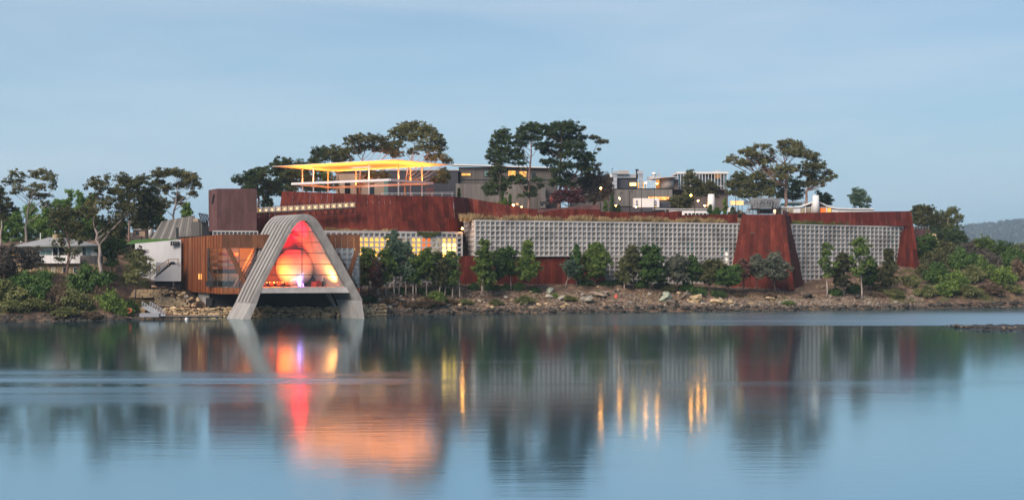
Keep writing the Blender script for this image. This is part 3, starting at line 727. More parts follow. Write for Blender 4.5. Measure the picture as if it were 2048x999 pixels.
# glazing of the arch
glz = thing('arch_glazing', 'tall glass front of the arch divided by thin dark mullions', 'window', dk[0] + EV * .8)
def inner_x(py, side):
    pts = INN[:11] if side < 0 else INN[10:]
    for (xa, ya), (xb, yb) in zip(pts, pts[1:]):
        if min(ya, yb) <= py <= max(ya, yb) and ya != yb: return xa + (xb - xa) * (py - ya) / (yb - ya)
    return 607.5
ys_ = [441, 463, 484.5, 506, 528, 549.5, 572.5]
for y0, y1 in zip(ys_, ys_[1:]):
    for side in (-1, 1):
        st = [y0 + (y1 - y0) * k / 4 for k in range(5)]
        pl = [fp(607.5, y0), *[fp(inner_x(y, side), y) for y in st], fp(607.5, y1)]
        if (pl[0] - pl[1]).length < .02: pl = pl[1:]
        pl = [p + EV * .8 for p in pl]
        mesh('pane', pl, [tuple(range(len(pl)))], GLASS, glz)
for y in ys_[1:-1]:
    beam('mullion', fp(inner_x(y, -1) - 1, y) + EV * .75, fp(inner_x(y, 1) + 1, y) + EV * .75, .14, .14, MULL, glz)
beam('mullion', fp(607.5, 440) + EV * .72, fp(607.5, 572.6) + EV * .72, .16, .16, MULL, glz)
tr = [p + EV * .72 for p in ip if p.z > deckz]
for p, q in zip(tr, tr[1:]): beam('frame', p, q, .13, .13, MULL, glz)

# box
A = G(445, 255.9, 0); B = G(720, 258.2, 0); BV = Vector((-15.7, 24.4, 0)); up = lambda p, z: Vector((p.x, p.y, z))
box = thing('gallery_box', 'rust-orange steel clad gallery box with corner windows beside the arch', 'building', up(A, 4.9))
WARMWALL = M('cream_plaster', (0.62, 0.56, 0.48), rough=0.8)
BU = BV.normalized()
def plan(z, q=0.15): return [up(A + Vector((q, q, 0)), z), up(B + Vector((-q, q, 0)), z), up(B + BV, z), up(A + BV + Vector((.3, 0, 0)), z)]
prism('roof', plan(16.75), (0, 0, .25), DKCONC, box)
prism('floor', plan(5.1), (0, 0, 1.2), CONC, box)
# front fascia, both sides of the arch, and sills
def lx(px): return A.lerp(B, (px - 445) / 275)
for x0, x1, n_ in ((445, 562, 10), (646, 720, 6)):
    sheets(box, up(lx(x0), 14.27), up(lx(x1), 14.27), up(lx(x1), 17.08), up(lx(x0), 17.08), n_, BRONZED, 0, name='fascia_panel', th=.25)
for x0, x1, n_ in ((445, 512, 6), (706, 720, 2)):
    sheets(box, up(lx(x0), 4.88), up(lx(x1), 4.88), up(lx(x1), 6.12), up(lx(x0), 6.12), n_, BRONZE, 0, name='sill_panel', th=.25)
# ribbed left side
def lt(t_): return A + BV * t_
ns = 34
for i in range(ns):
    t0, t1 = 1 - i / ns, 1 - (i + 1) / ns; tm = (t0 + t1) / 2
    zb = lambda q: 4.88 if q < .66 else 4.88 + (q - .66) / .34 * 1.5
    zt = lambda q: 17.08 - .5 * q
    if tm > .31: sheets(box, up(lt(t0), zb(t0)), up(lt(t1), zb(t1)), up(lt(t1), zt(t1)), up(lt(t0), zt(t0)), 1, BRONZE, 0, name='ribbed_sheet', th=.2, rib=.0, proud=.02 + .16 * (i % 2))
    else:
        sheets(box, up(lt(t0), 4.88), up(lt(t1), 4.88), up(lt(t1), 6.12), up(lt(t0), 6.12), 1, BRONZE, 0, name='ribbed_sheet', th=.2, proud=.02 + .16 * (i % 2))
        sheets(box, up(lt(t0), 14.27), up(lt(t1), 14.27), up(lt(t1), zt(t1)), up(lt(t0), zt(t0)), 1, BRONZE, 0, name='ribbed_sheet', th=.2, proud=.02 + .16 * (i % 2))
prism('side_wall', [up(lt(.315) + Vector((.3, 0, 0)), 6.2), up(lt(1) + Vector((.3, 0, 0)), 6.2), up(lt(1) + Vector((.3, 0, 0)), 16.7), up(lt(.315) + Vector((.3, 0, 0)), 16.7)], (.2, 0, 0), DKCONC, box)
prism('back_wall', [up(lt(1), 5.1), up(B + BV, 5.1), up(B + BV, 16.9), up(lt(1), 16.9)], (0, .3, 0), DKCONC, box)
for t_ in (.42, .47):
    p = lt(t_); bx('door_handle', (p.x - .25, p.y - .25, 8.3), (.22, .22, 1.2), WARMW, box)
# windows
def pane(p0, p1, z0, z1, mat, name='window_pane'):
    return mesh(name, [up(p0, z0), up(p1, z0), up(p1, z1), up(p0, z1)], [(0, 1, 2, 3)], mat, box)
for t0, t1 in ((.31, .21), (.21, .10), (.10, 0)): pane(lt(t0), lt(t1), 6.12, 14.27, GLASSD)
for x0, x1 in ((445, 456), (456, 478), (478, 512), (662, 690), (690, 708), (708, 720)): pane(lx(x0) + Vector((0, .05, 0)), lx(x1) + Vector((0, .05, 0)), 6.12, 14.27, GLASSD if x0 < 470 or x0 > 600 else GLASS)
for x in (456, 478, 708, 719.5): beam('mullion', up(lx(x), 6.1), up(lx(x), 14.3), .12, .12, MULL, box)
for t_ in (.31, .21, .10): beam('mullion', up(lt(t_), 6.1), up(lt(t_), 14.3), .12, .12, MULL, box)
for z in (11.75, 9.3):
    beam('mullion', up(lx(450), z), up(lx(540), z), .12, .12, MULL, box); beam('mullion', up(lx(668), z), up(lx(720), z), .1, .1, MULL, box)
for px0, y0, px1, y1 in ((451, 496, 489, 574), (711, 495, 690, 560)):
    a, b = P(px0, y0, 255.7 if px0 < 600 else 257.8), P(px1, y1, 255.7 if px0 < 600 else 257.8); prism('brace', [a, a + Vector((.95, 0, 0)), b + Vector((.95, 0, 0)), b], (0, .5, 0), BRONZED, box)
# bands of timber reflected look: inner galleries behind the corner glass
prism('ceiling', [up(lx(447) + BU * .4, 14.3), up(lx(545) + BU * .4, 14.3), up(lx(545) + BU * 13, 14.3), up(lx(447) + BU * 13, 14.3)], (0, 0, .2), WARMWALL, box)
prism('inner_wall', [up(lx(452) + BU * 11, 6.3), up(lx(570) + BU * 11, 6.3), up(lx(570) + BU * 11, 14.3), up(lx(452) + BU * 11, 14.3)], (0, .25, 0), WARMWALL, box)
for z in (13.0, 11.5, 10.2): bx('shelf_beam', up(lx(449) + BU * 3, z) + Vector((1.2, 0, 0)), (5.5, .3, .55), BRONZED, box)
bx('bar_counter', up(lx(468) + BU * 6, 6.9), (7.5, .8, 1.1), DKCONC, box); bx('bar_screen', up(lx(482) + BU * 7, 9.6), (6.5, .3, 1.2), METALD, box)
# nave of the arch
prism('end_wall', [p + EV * 11.0 for p in iq], EV * .3, M('brown_panelling', (.11, .075, .06), rough=.8), arch)
bx('gallery_bridge', fp(600, 497) + EV * 8.0, (9.0, .4, .35), MULL, arch, rz=.2)
sp = P(590, 534, 259.5); sph = thing('giant_ball', 'huge white sphere inside the arch tinted red on top', 'sphere', (sp.x, sp.y, deckz))
n_ = 24; prof_ = [(max(.01, 3.95 * math.sin(math.pi * i / n_)), -3.95 * math.cos(math.pi * i / n_)) for i in range(n_ + 1)]
lathe('ball', prof_, (sp.x, sp.y, deckz + 3.98), M('white_shell', (.74, .72, .68), rough=.9, spec=.1), sph, 40); bx('plinth', (sp.x, sp.y, deckz + .06), (1.6, 1.6, .14), WHITE, sph)
bt = thing('light_sculpture', 'glowing blue upright screen and ramp at the foot of the sphere', 'sculpture', G(601, 255.6, deckz))
a = P(597, 538, 256.4); b = P(606, 572, 256.4)
prism('screen', [P(597, 537, 256.6), P(606.5, 537, 256.6), P(605.5, 561, 256.0), P(596, 561, 256.0)], (0, .18, 0), BLUEP, bt)
prism('ramp', [P(594, 560, 256.0), P(604, 560, 256.0), P(608, 572.5, 254.8), P(598, 572.5, 254.8)], (0, .3, 0), BLUEL, bt)
prism('side_rail', [P(593, 559, 255.9), P(594.5, 559, 255.9), P(598.5, 572.5, 254.7), P(597, 572.5, 254.7)], (0, .3, .25), BLUEL, bt)
# lounge things on the deck floor inside the glass
def lounge(name, label, cat, px, D, s, mat, legs=True):
    r = thing(name, label, cat, G(px, D, deckz)); c = G(px, D, deckz)
    bx('seat', c + Vector((0, 0, s[2] * .3)), (s[0], s[1], s[2] * .5), mat, r); bx('backrest', c + Vector((0, s[1] * .4, s[2] * .7)), (s[0], s[1] * .2, s[2] * .6), mat, r)
    for q in (-1, 1): bx('armrest', c + Vector((q * s[0] * .44, -.05, s[2] * .5)), (s[0] * .12, s[1] * .75, s[2] * .4), mat, r)
    return r
lounge('armchair', 'leftmost orange armchair inside the arch right of the sphere', 'armchair', 628, 258, (1.1, .9, 1.0), REDP)
lounge('armchair', 'orange armchair under the white bust inside the arch', 'armchair', 639, 259.5, (1.3, .9, 1.25), REDP)
lounge('sofa', 'low pale pink sofa between bust and white sofa in the arch', 'sofa', 654, 258.6, (1.9, .9, 1.05), M('pink_cloth', (.6, .32, .25)))
lounge('sofa', 'white sofa beside the right leg inside the arch', 'sofa', 671.5, 257.4, (1.5, .9, 1.05), WHITE)
bs = thing('bust', 'white bust on a dark pedestal inside the arch', 'sculpture', G(645.5, 258, deckz)); c = G(645.5, 258, deckz)
bx('pedestal', c + Vector((0, 0, .55)), (.4, .4, 1.1), METALD, bs)
lathe('head', [(.10, 0), (.28, .06), (.30, .3), (.16, .42), (.15, .5), (.25, .62), (.28, .82), (.22, 1.0), (.08, 1.08)], c + Vector((0, 0, 1.1)), WHITE, bs, 12)
for i, (px, D) in enumerate(((533, 256.5), (541, 258), (549, 256.8), (557, 258.4), (565, 257))):
    lb = ['dining table nearest the left leg of the arch', 'second dining table from the left leg of the arch', 'middle dining table left of the sphere', 'fourth dining table from the left leg of the arch', 'dining table closest to the sphere'][i]
    tb = thing('dining_table', lb, 'table', G(px, D, deckz)); c = G(px, D, deckz)
    lathe('table_top', [(.55, 0), (.55, .05)], c + Vector((0, 0, .72)), BROWNW, tb, 12); lathe('leg', [(.3, 0), (.05, .04), (.05, .72)], c, METALD, tb, 8)
    for k in range(4): bx('candle', c + Vector((random.uniform(-.35, .35), random.uniform(-.3, .3), .87)), (.07, .07, .2), HOT if k else WARMR, tb)
    for k in range(3):
        a_ = k * 2.1 + i; q = c + Vector((math.cos(a_) * .95, math.sin(a_) * .8, 0)); ch = thing('chair', 'red dining chair at the ' + lb, 'chair', q, 'dining chairs at the ' + lb)
        bx('seat', q + Vector((0, 0, .45)), (.45, .45, .08), REDP, ch); bx('backrest', q + Vector((math.cos(a_) * .2, math.sin(a_) * .2, .72)), (.42, .08, .5), REDP, ch, rz=a_ + 1.57)
        for sx_ in (-.18, .18):
            for sy_ in (-.18, .18): bx('leg', q + Vector((sx_, sy_, .21)), (.05, .05, .42), METALD, ch)
# lamps of the gallery, with an added fill for the ball
def panel_lamp(name, loc, target, power, col, size=1.0):
    l = bpy.data.lights.new(name, 'AREA'); l.shape = 'DISK'; l.size = size; l.energy = power; l.color = col
    o = bpy.data.objects.new(name, l); COL.objects.link(o); o.location = loc
    o.rotation_euler = (Vector(loc) - Vector(target)).to_track_quat('Z', 'Y').to_euler(); return o
panel_lamp('red_gallery_lamp', fp(605, 482) + EV * 2.0, fp(606, 448) + EV * 5.0, 3000, (1, .001, .012), 1.2).data.spread = R(125)
panel_lamp('red_gallery_lamp', fp(605, 484) + EV * 6.0, fp(606, 452) + EV * 9.5, 3600, (1, .001, .012), 1.2).data.spread = R(125)
panel_lamp('orange_gallery_lamp', fp(562, 556) + EV * 1.6, fp(556, 530) + EV * 10, 2400, (1, .11, .008), 1.0)
panel_lamp('orange_gallery_lamp', fp(640, 520) + EV * 4, fp(640, 530) + EV * 11, 120, (1, .08, .01), 1.0)
panel_lamp('warm_gallery_lamp', fp(662, 569) + EV * 1.2, fp(684, 538) + EV * 3.6, 480, (1, .40, .10), .6).data.spread = R(95)
panel_lamp('warm_ball_lamp', fp(560, 560) + EV * 1.4, (sp.x, sp.y, 10), 110, (1, .5, .16), .8)
panel_lamp('ball_fill', fp(596, 566) + EV * 1.1, (sp.x, sp.y, 10.4), 170, (1, .76, .42), 2.4)  # added soft fill that brightens the front of the ball
panel_lamp('restaurant_lamp', up(lx(480) + BU * 1.0, 13.6), up(lx(505) + BU * 11, 10), 900, (1, .22, .03), 1.0)
panel_lamp('bar_lamp', up(lx(462) + BU * 1.5, 9.4), up(lx(470) + BU * 8, 8), 60, (1, .5, .2), .5)
panel_lamp('right_room_lamp', up(lx(700) + BU * 2, 12.5), up(lx(684) + BU * 11, 9), 160, (1, .10, .08), .6)
# dark undercroft
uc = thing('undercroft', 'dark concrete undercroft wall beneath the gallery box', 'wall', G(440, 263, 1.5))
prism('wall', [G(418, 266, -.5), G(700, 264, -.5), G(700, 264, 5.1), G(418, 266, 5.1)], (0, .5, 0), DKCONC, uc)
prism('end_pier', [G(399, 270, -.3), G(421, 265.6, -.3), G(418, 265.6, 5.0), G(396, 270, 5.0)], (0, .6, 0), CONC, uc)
fbox('door', 411.5, 424, 595, 612, 265.2, .2, METALD, uc)
st = thing('stair', 'narrow metal stair rising under the right end of the deck', 'stairs', P(655, 622, 262))
beam('stringer', P(658, 586, 262.5), P(671, 612, 260.5), .15, .3, METAL, st); beam('handrail', P(658, 580, 262.5), P(671, 606, 260.5), .06, .06, WOODO, st)
for k in range(8): q = P(658, 586, 262.5).lerp(P(671, 612, 260.5), k / 7); bx('tread', q + Vector((-.3, 0, .1)), (.7, .9, .05), METAL, st)

# ------------------------------------------------------------------ plum steel tower
pt_ = thing('steel_tower', 'square plum-brown steel tower above the gallery box', 'tower', P(434, 463, 270))
sheets(pt_, P(434, 463, 270), P(512, 463, 273), P(511.6, 377, 273), P(434, 377, 270), 9, PLUM, 1, name='steel_sheet')
sheets(pt_, P(418, 462, 279), P(434, 463, 270), P(434, 377, 270), P(417.5, 380, 279), 3, PLUM, 0, name='steel_sheet')
q = [P(418, 462, 279), P(434, 463, 270), P(512, 463, 273), P(497, 462, 282)]
prism('core', [up(p, 18.0) + (Vector((-47, 276, 0)) - up(p, 0)) * .02 for p in q], (0, 0, 9.2), PLUM, pt_)
prism('slot_window', [P(423.5, 407, 275.0), P(426, 405, 273.9), P(428.5, 388, 272.4), P(426, 390, 273.9)], (.02, -.35, 0), METALD, pt_)
waffle('waffle_strip', 'strip of concrete waffle cells under the plum-brown tower', 426, 268.6, 515, 271.5, 18.0, 16.85, 11, 1, rib=.2)

# ------------------------------------------------------------------ lantern walkway
lw = thing('lantern_walkway', 'walkway of glowing glass lantern boxes on a dark steel truss', 'walkway', P(514, 432, 279))
for i in range(16):
    f = i / 15; px = 519.5 + f * 184.5; py = 420 - f * 11; D = 278.5 + f * 2.5; s_ = (12.6 - .9 * f) * D / F
    c = P(px, py, D); w_ = s_ * .92
    bx('lantern', c + Vector((0, w_ / 2, 0)), (w_, w_, 1.15), LANT, lw)
    lathe('bulb', [(.01, -.12), (.09, -.06), (.11, 0), (.09, .06), (.01, .12)], c + Vector((0, .25, -.05)), BULBS, lw, 8)
    for sx_ in (-.5, .5): bx('lantern_post', c + Vector((sx_ * s_, 0, 0)), (.09, .12, 1.35), METALD, lw)
    a = P(px, py + 6, D); beam('strut', a, P(px + 2, py + 17, D + 1.2), .1, .1, METALD, lw); beam('strut', a + Vector((.6, 0, 0)), P(px + 2, py + 17, D + 1.2), .08, .08, METALD, lw)
beam('chord', P(512, 427, 278.4), P(711, 415, 281), .3, .28, METALD, lw); beam('rear_chord', P(512, 438, 279.6), P(711, 425.5, 282.2), .14, .14, METALD, lw)
beam('top_rail', P(512, 413.8, 278.4), P(711, 403.5, 281), .1, .1, METALD, lw)

# ------------------------------------------------------------------ glowing canopy
ZC = 35.9
near, left, right, far = G(792, 305, ZC), G(544, 328.5, ZC), G(902, 323, ZC), G(665, 347.5, ZC)
cn = thing('canopy', 'wide thin flat canopy glowing orange underneath on slender columns', 'canopy', G(720, 322, 27.5))
def cpt(u, v, dz=0):
    p = near * (1 - u) * (1 - v) + left * u * (1 - v) + right * (1 - u) * v + far * u * v
    e_ = min(u, 1 - u, v, 1 - v); return p + Vector((0, 0, dz + .35 * max(0, (.18 - e_) / .18) ** 1.6))
nu, nv = 28, 16; V = []; Fc = []
for dz in (-.0, .22):
    for i in range(nu + 1):
        for k in range(nv + 1):
            e_ = min(i / nu, 1 - i / nu, k / nv, 1 - k / nv); V.append(cpt(i / nu, k / nv, dz * (1 if e_ > .1 else .45)))
nb = (nu + 1) * (nv + 1); idx = lambda i, k, l: l * nb + i * (nv + 1) + k
hole = lambda i, k: 12 <= i < 17 and 7 <= k < 9
for i in range(nu):
    for k in range(nv):
        if hole(i, k): continue
        Fc.append((idx(i, k, 0), idx(i + 1, k, 0), idx(i + 1, k + 1, 0), idx(i, k + 1, 0))); Fc.append((idx(i, k, 1), idx(i, k + 1, 1), idx(i + 1, k + 1, 1), idx(i + 1, k, 1)))
        for (di, dk_, e0, e1) in ((-1, 0, (i, k), (i, k + 1)), (1, 0, (i + 1, k), (i + 1, k + 1)), (0, -1, (i, k), (i + 1, k)), (0, 1, (i, k + 1), (i + 1, k + 1))):
            a_, b_ = i + di, k + dk_
            if not (0 <= a_ < nu and 0 <= b_ < nv) or hole(a_, b_): Fc.append((idx(*e0, 0), idx(*e1, 0), idx(*e1, 1), idx(*e0, 1)))
mesh('roof_sheet', V, Fc, CANOPY, cn, smooth=False)
for px, D in ((605, 329), (627, 322), (656, 338), (712, 338), (738, 312), (797, 312), (821, 327), (844, 320)):
    a = G(px, D, 26); tube('column', [a, up(a, ZC + .02)], [.17, .17], STEELW, cn, 10)
ZR = 31.5
rn, rl, rr_, rfar = G(780, 308, ZR), G(584, 324.5, ZR), G(865, 322, ZR), G(665, 341.6, ZR)
for a, b in ((rn, rl), (rn, rr_), (rl, rfar), (rfar, rr_)):
    beam('ring_beam', a, b, .55, .55, STEELW, cn)
def strip(a, b, power, col):
    l = bpy.data.lights.new('canopy_uplight', 'AREA'); l.shape = 'RECTANGLE'; d = b - a; l.size = d.length * .92; l.size_y = .22; l.energy = power; l.color = col
    o = bpy.data.objects.new('canopy_uplight', l); COL.objects.link(o); o.location = (a + b) / 2 + Vector((0, 0, .4))
    o.rotation_euler = (math.pi, 0, math.atan2(d.y, d.x)) ; return o
OR = (1, .24, .028)
for a, b, p_ in ((rn, rl, 4300), (rn, rr_, 2100), (rl, rfar, 2100), (rfar, rr_, 4300)): strip(a, b, p_, OR)
rl_ = thing('railing', 'thin pale railing on top of the red wall under the canopy', 'railing', P(765, 388, 291))
beam('rail', P(762, 386, 291), P(908, 384.5, 298), .07, .07, STEELW, rl_); beam('rail', P(762, 388.5, 291), P(908, 387.5, 298), .05, .05, STEELW, rl_)
for k in range(8): x = 764 + k * 20; D = 291 + k * .96; beam('post', P(x, 394, D), P(x, 385.6, D), .07, .07, STEELW, rl_)

# ------------------------------------------------------------------ hilltop buildings
def win(parent, x0, x1, y0, y1, D, mat, frame=MULL):
    w_ = fbox('window', x0 - .6, x1 + .6, y0 - .6, y1 + .6, D - .06, .1, frame, parent)
    fbox('pane', x0, x1, y0, y1, D - .1, .06, mat, w_); return w_
wh = thing('warehouse', 'dark navy warehouse behind the right end of the canopy', 'building', P(775, 392, 362))
fbox('wall', 776, 916, 341, 396, 362, 26, NAVY, wh); fbox('roof', 774, 918, 338.5, 341, 361.6, 27, METAL, wh); fbox('corner_panel', 911.5, 917, 367, 394, 361.4, 1, TIMBER, wh)
fbox('door', 851, 868, 374, 395, 361.85, .3, PLUM, wh)
tb = thing('tan_building', 'tan rendered building glimpsed between the canopy columns', 'building', P(672, 392, 368))
fbox('wall', 672, 773, 344, 396, 368, 18, TAN, tb); fbox('roof', 669, 775, 342, 344.5, 367.6, 19, DKCONC, tb); fbox('glass_bay', 768, 776, 350, 396, 367.5, 3, TEALGL, tb)
for x in (690, 712, 738): win(tb, x, x + 10, 366, 388, 368, DARKGL)
g1 = thing('timber_building', 'long grey timber building with pale roof behind the pines', 'building', P(918, 414, 364))
fbox('upper_wall', 917.5, 1115, 335.6, 418, 364, 22, TIMBERD, g1)
prism('roof', [P(899, 330, 362.5), P(1098, 336, 362.5), P(1098, 334.4, 362.5), P(899, 327.6, 362.5)], (0, 26, 1.6), WHITE, g1)
fbox('fascia', 917, 1116, 334.4, 336.2, 363.7, .2, METALD, g1)
for i in range(45): fbox('board', 918 + i * 4.38, 921.9 + i * 4.38, 337 + i * .0, 366.4, 363.86 - .05 * (i % 2), .12, TIMBERD, g1)
fbox('band', 917.5, 1115, 358.8, 359.8, 363.7, .1, METALD, g1)
win(g1, 923, 941, 346.5, 351, 363.7, WARMW); win(g1, 969, 977, 341.5, 352, 363.7, TEALGL); win(g1, 1016.5, 1031, 341.5, 352.5, 363.7, WARMW); win(g1, 1039, 1053, 342.5, 353, 363.7, WARMW)
win(g1, 1064, 1070, 345, 356, 363.7, DARKGL)
fbox('pier', 1082, 1091, 368, 416, 355, 8, CONC, g1)
fn = thing('timber_fence', 'pale grey board fence in front of the long timber building', 'fence', P(912, 416, 358))
for i in range(43): fbox('board', 912 + i * 4.0, 915.7 + i * 4.0, 366.8 + .045 * i, 418, 358 - .05 * (i % 2), .15, TIMBER, fn)
fbox('rail', 912, 1084, 372, 373, 358.3, .15, TIMBERD, fn)
for px, py, lb in ((1026.5, 410, 'small lit ground lamp beside the pine trunks'), (1043, 414, 'dim round ground lamp right of the pine trunks')):
    gl = thing('ground_lamp', lb, 'lamp', P(px, py + 3, 345)); fbox('post', px - .6, px + .6, py + 1, py + 6, 345, .15, METALD, gl)
    c = P(px, py, 345); lathe('globe', [(.02, -.26), (.2, -.16), (.26, 0), (.2, .16), (.02, .26)], c, BULB if px < 1030 else BULBS, gl, 10)
bxw = thing('sign_board', 'small white board near the grey fence by the pines', 'sign', P(1035, 412, 346)); fbox('board', 1032.5, 1037, 405.5, 409.5, 346, .1, WHITE, bxw); fbox('post', 1034.4, 1035.2, 409.5, 415, 346.02, .1, METALD, bxw)
tr_ = thing('red_trailer', 'red and dark trailer parked beside the plum coloured bush', 'trailer', P(1085, 414, 334))
fbox('cab', 1100, 1110, 391, 407, 334, 2.4, M('dull_red_paint', (.26, .07, .05), rough=.6), tr_); fbox('bed', 1080, 1100, 403, 407, 334, 2.2, METALD, tr_)
for x in (1081, 1087, 1093): fbox('rail_post', x, x + .8, 397, 403, 334.1, .1, BROWNW, tr_)
fbox('top_rail', 1080, 1100, 396.4, 397.4, 334.1, .1, BROWNW, tr_)
for x in (1084, 1096, 1106):
    c = P(x, 408.5, 333.9); o = lathe('wheel', [(.1, 0), (.42, .02), (.45, .1), (.42, .2), (.1, .22)], (0, 0, 0), METALD, None, 14); o.location = c; o.rotation_euler = (R(90), 0, 0); adopt(o, tr_)

# right hand group
cx = thing('timber_building', 'grey vertical-board building with a lit slot window and roof ducts', 'building', P(1228, 412, 372))
for i in range(34): fbox('board', 1222 + i * 3.62, 1225.3 + i * 3.62, 377.4, 412, 372 - .06 * (i % 2), .2, TIMBER, cx)
fbox('wall', 1222, 1345, 377.6, 414, 372.3, 14, TIMBERD, cx)
fbox('coping', 1221.5, 1346, 376.6, 377.6, 371.8, .6, METALD, cx)
win(cx, 1296.5, 1338, 393.3, 399.8, 371.7, EN('lit_bar_room', (1, .5, .12), (.9, .10, .02), 1.5, 1.3))
fbox('upper_block', 1234, 1275, 356.6, 377.4, 376, 9, NAVY, cx); fbox('upper_roof', 1233.5, 1276, 355.8, 356.8, 375.7, 9.6, METALD, cx)
win(cx, 1260, 1272, 365.2, 371.4, 375.9, HOT, METALD)
fbox('lit_recess', 1276, 1288, 364, 377, 377, .3, WARMW, cx)
ru = thing('roof_plant', 'cluster of pale rooftop plant boxes above the navy block', 'machinery', P(1240, 356, 378))
fbox('plant_box', 1238, 1257.5, 340.8, 348, 379, 3, M('beige_panel', (.42, .38, .35)), ru); fbox('plant_box', 1232, 1238, 342, 348, 379, 3, METAL, ru)
fbox('tank', 1232, 1273, 348, 355.6, 380, 4, METAL, ru); fbox('tank', 1212, 1225, 348, 355, 379, 4, WHITE, ru); fbox('low_roof', 1140, 1232, 355.5, 359, 382, 12, WHITE, ru); fbox('low_wall', 1142, 1230, 359, 425, 382.4, 11, TIMBERD, ru)
fbox('vent', 1296, 1320, 353, 358, 381, 3, METAL, ru)
for x0, x1, lb in ((1224.5, 1234, 'tall galvanised duct at the left end of the navy block'), (1278.5, 1286, 'tall galvanised duct between navy block and lit yard')):
    d = thing('air_duct', lb, 'duct', P(x0, 377, 374.5)); fbox('shaft', x0, x1, 344 if x0 < 1250 else 342, 377, 374.5, 1.2, METAL, d)
    for y in (352, 361, 369): fbox('flange', x0 - .3, x1 + .3, y, y + .8, 374.35, 1.5, METAL, d)
    fbox('elbow', x0 - (.4 if x0 < 1250 else 3), x1 + .4, 341 if x0 > 1250 else 343, 348, 374.2, 1.8, METAL, d)
vc = thing('vent_cowl', 'dark flared vent cowl on a pipe above the roof', 'vent', P(1274, 357, 376)); c = P(1274, 357, 377)
lathe('pipe', [(.32, 0), (.32, 2.2)], c, METALD, vc, 10); lathe('cowl', [(.32, 0), (.55, .35), (.45, .6)], c + Vector((0, 0, 2.2)), METALD, vc, 10)
vt = thing('roof_turbine', 'white capped ventilator on the roof right of the ducts', 'vent', P(1308, 356, 382)); c = P(1308, 356, 382)
lathe('drum', [(.55, 0), (.55, 1.1)], c, METAL, vt, 12); lathe('cap', [(.8, 0), (.75, .2), (.3, .7), (.05, .8)], c + Vector((0, 0, 1.1)), WHITE, vt, 12); fbox('side_box', 1315.5, 1321.5, 346, 353, 382, 1, METAL, vt)
fk = thing('roof_mast', 'thin weather mast standing on the roof at the left', 'mast', P(1224.5, 350, 376)); fbox('pole', 1224.2, 1224.8, 338, 352, 376, .1, METALD, fk); fbox('head', 1223.5, 1225.5, 336.5, 338.4, 376, .25, METALD, fk)
# entry with curved roof
en = thing('entry_pavilion', 'curved entry pavilion with thin roof and lit orange wall', 'building', P(1330, 377, 380))
V_ = []
for i in range(9): f = i / 8; V_.append(P(1308 + 48 * f, 357.5 - 3.2 * math.sin(f * 1.9), 379))
prism('roof', V_ + [p + Vector((0, 0, .3)) for p in V_[::-1]], (0, 9, 0), METAL, en)
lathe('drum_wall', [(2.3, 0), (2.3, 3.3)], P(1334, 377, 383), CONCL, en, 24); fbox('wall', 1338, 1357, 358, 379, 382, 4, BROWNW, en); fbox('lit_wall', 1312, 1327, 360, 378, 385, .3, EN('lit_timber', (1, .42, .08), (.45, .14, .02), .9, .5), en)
fr_ = thing('tilted_frame_sculpture', 'white tilted steel frame sculpture in the lit yard', 'sculpture', P(1302, 377, 375))
for a, b in (((1291, 377), (1296, 361)), ((1296, 361), (1304, 361)), ((1304, 361), (1311, 372)), ((1311, 372), (1294, 372)), ((1300, 361), (1304, 372)), ((1294, 372), (1291, 377)), ((1311, 372), (1311, 377))):
    beam('bar', P(*a, 375), P(*b, 375), .16, .16, STEELW, fr_)
for x, y, lb in ((1291, 366, 'bright yard lamp left of the white steel frame'), (1314, 367, 'bright yard lamp right of the white steel frame')):
    yl = thing('yard_lamp', lb, 'lamp', P(x, 377, 376)); c = P(x, y, 376); fbox('post', x - .4, x + .4, y, 377, 376.1, .12, METALD, yl)
    lathe('bulb', [(.02, -.22), (.2, -.1), (.22, 0), (.2, .1), (.02, .22)], c - Vector((0, .2, 0)), BULB, yl, 8)
# glass restaurant
gp = thing('glass_pavilion', 'flat-roofed glass pavilion with white mullions and an orange lampshade', 'building', P(1355, 380, 384))
fbox('roof', 1354, 1457, 343.4, 347.2, 383.6, 14, WHITE, gp); fbox('floor', 1354, 1456, 377.5, 380, 384, 13, BROWNW, gp); fbox('core', 1360, 1450, 348, 378, 394, 2, M('dim_room', (.14, .14, .14)), gp)
fbox('roof_hatch', 1430, 1441, 340.6, 343.4, 388, 3, METAL, gp); fbox('base_wall', 1338, 1456, 379, 420, 386, 9, BROWNW, gp)
for i in range(17):
    x = 1355 + i * 6.2; fbox('mullion', x - .5, x + .5, 347, 378, 383.8, .25, STEELW, gp)
    if i < 16: fbox('glass_pane', x + .6, x + 5.6, 347.4, 377.6, 383.95, .06, GLASSD, gp)
fbox('rail', 1355, 1455, 371.2, 372, 383.7, .15, STEELW, gp)
c = P(1435, 353, 387); lathe('lampshade', [(1.0, -.55), (1.0, .5), (.9, .55)], c, SHADE, gp, 20)
fbox('lamp_glow', 1390, 1396, 357, 363, 390, .2, SHADE, gp)
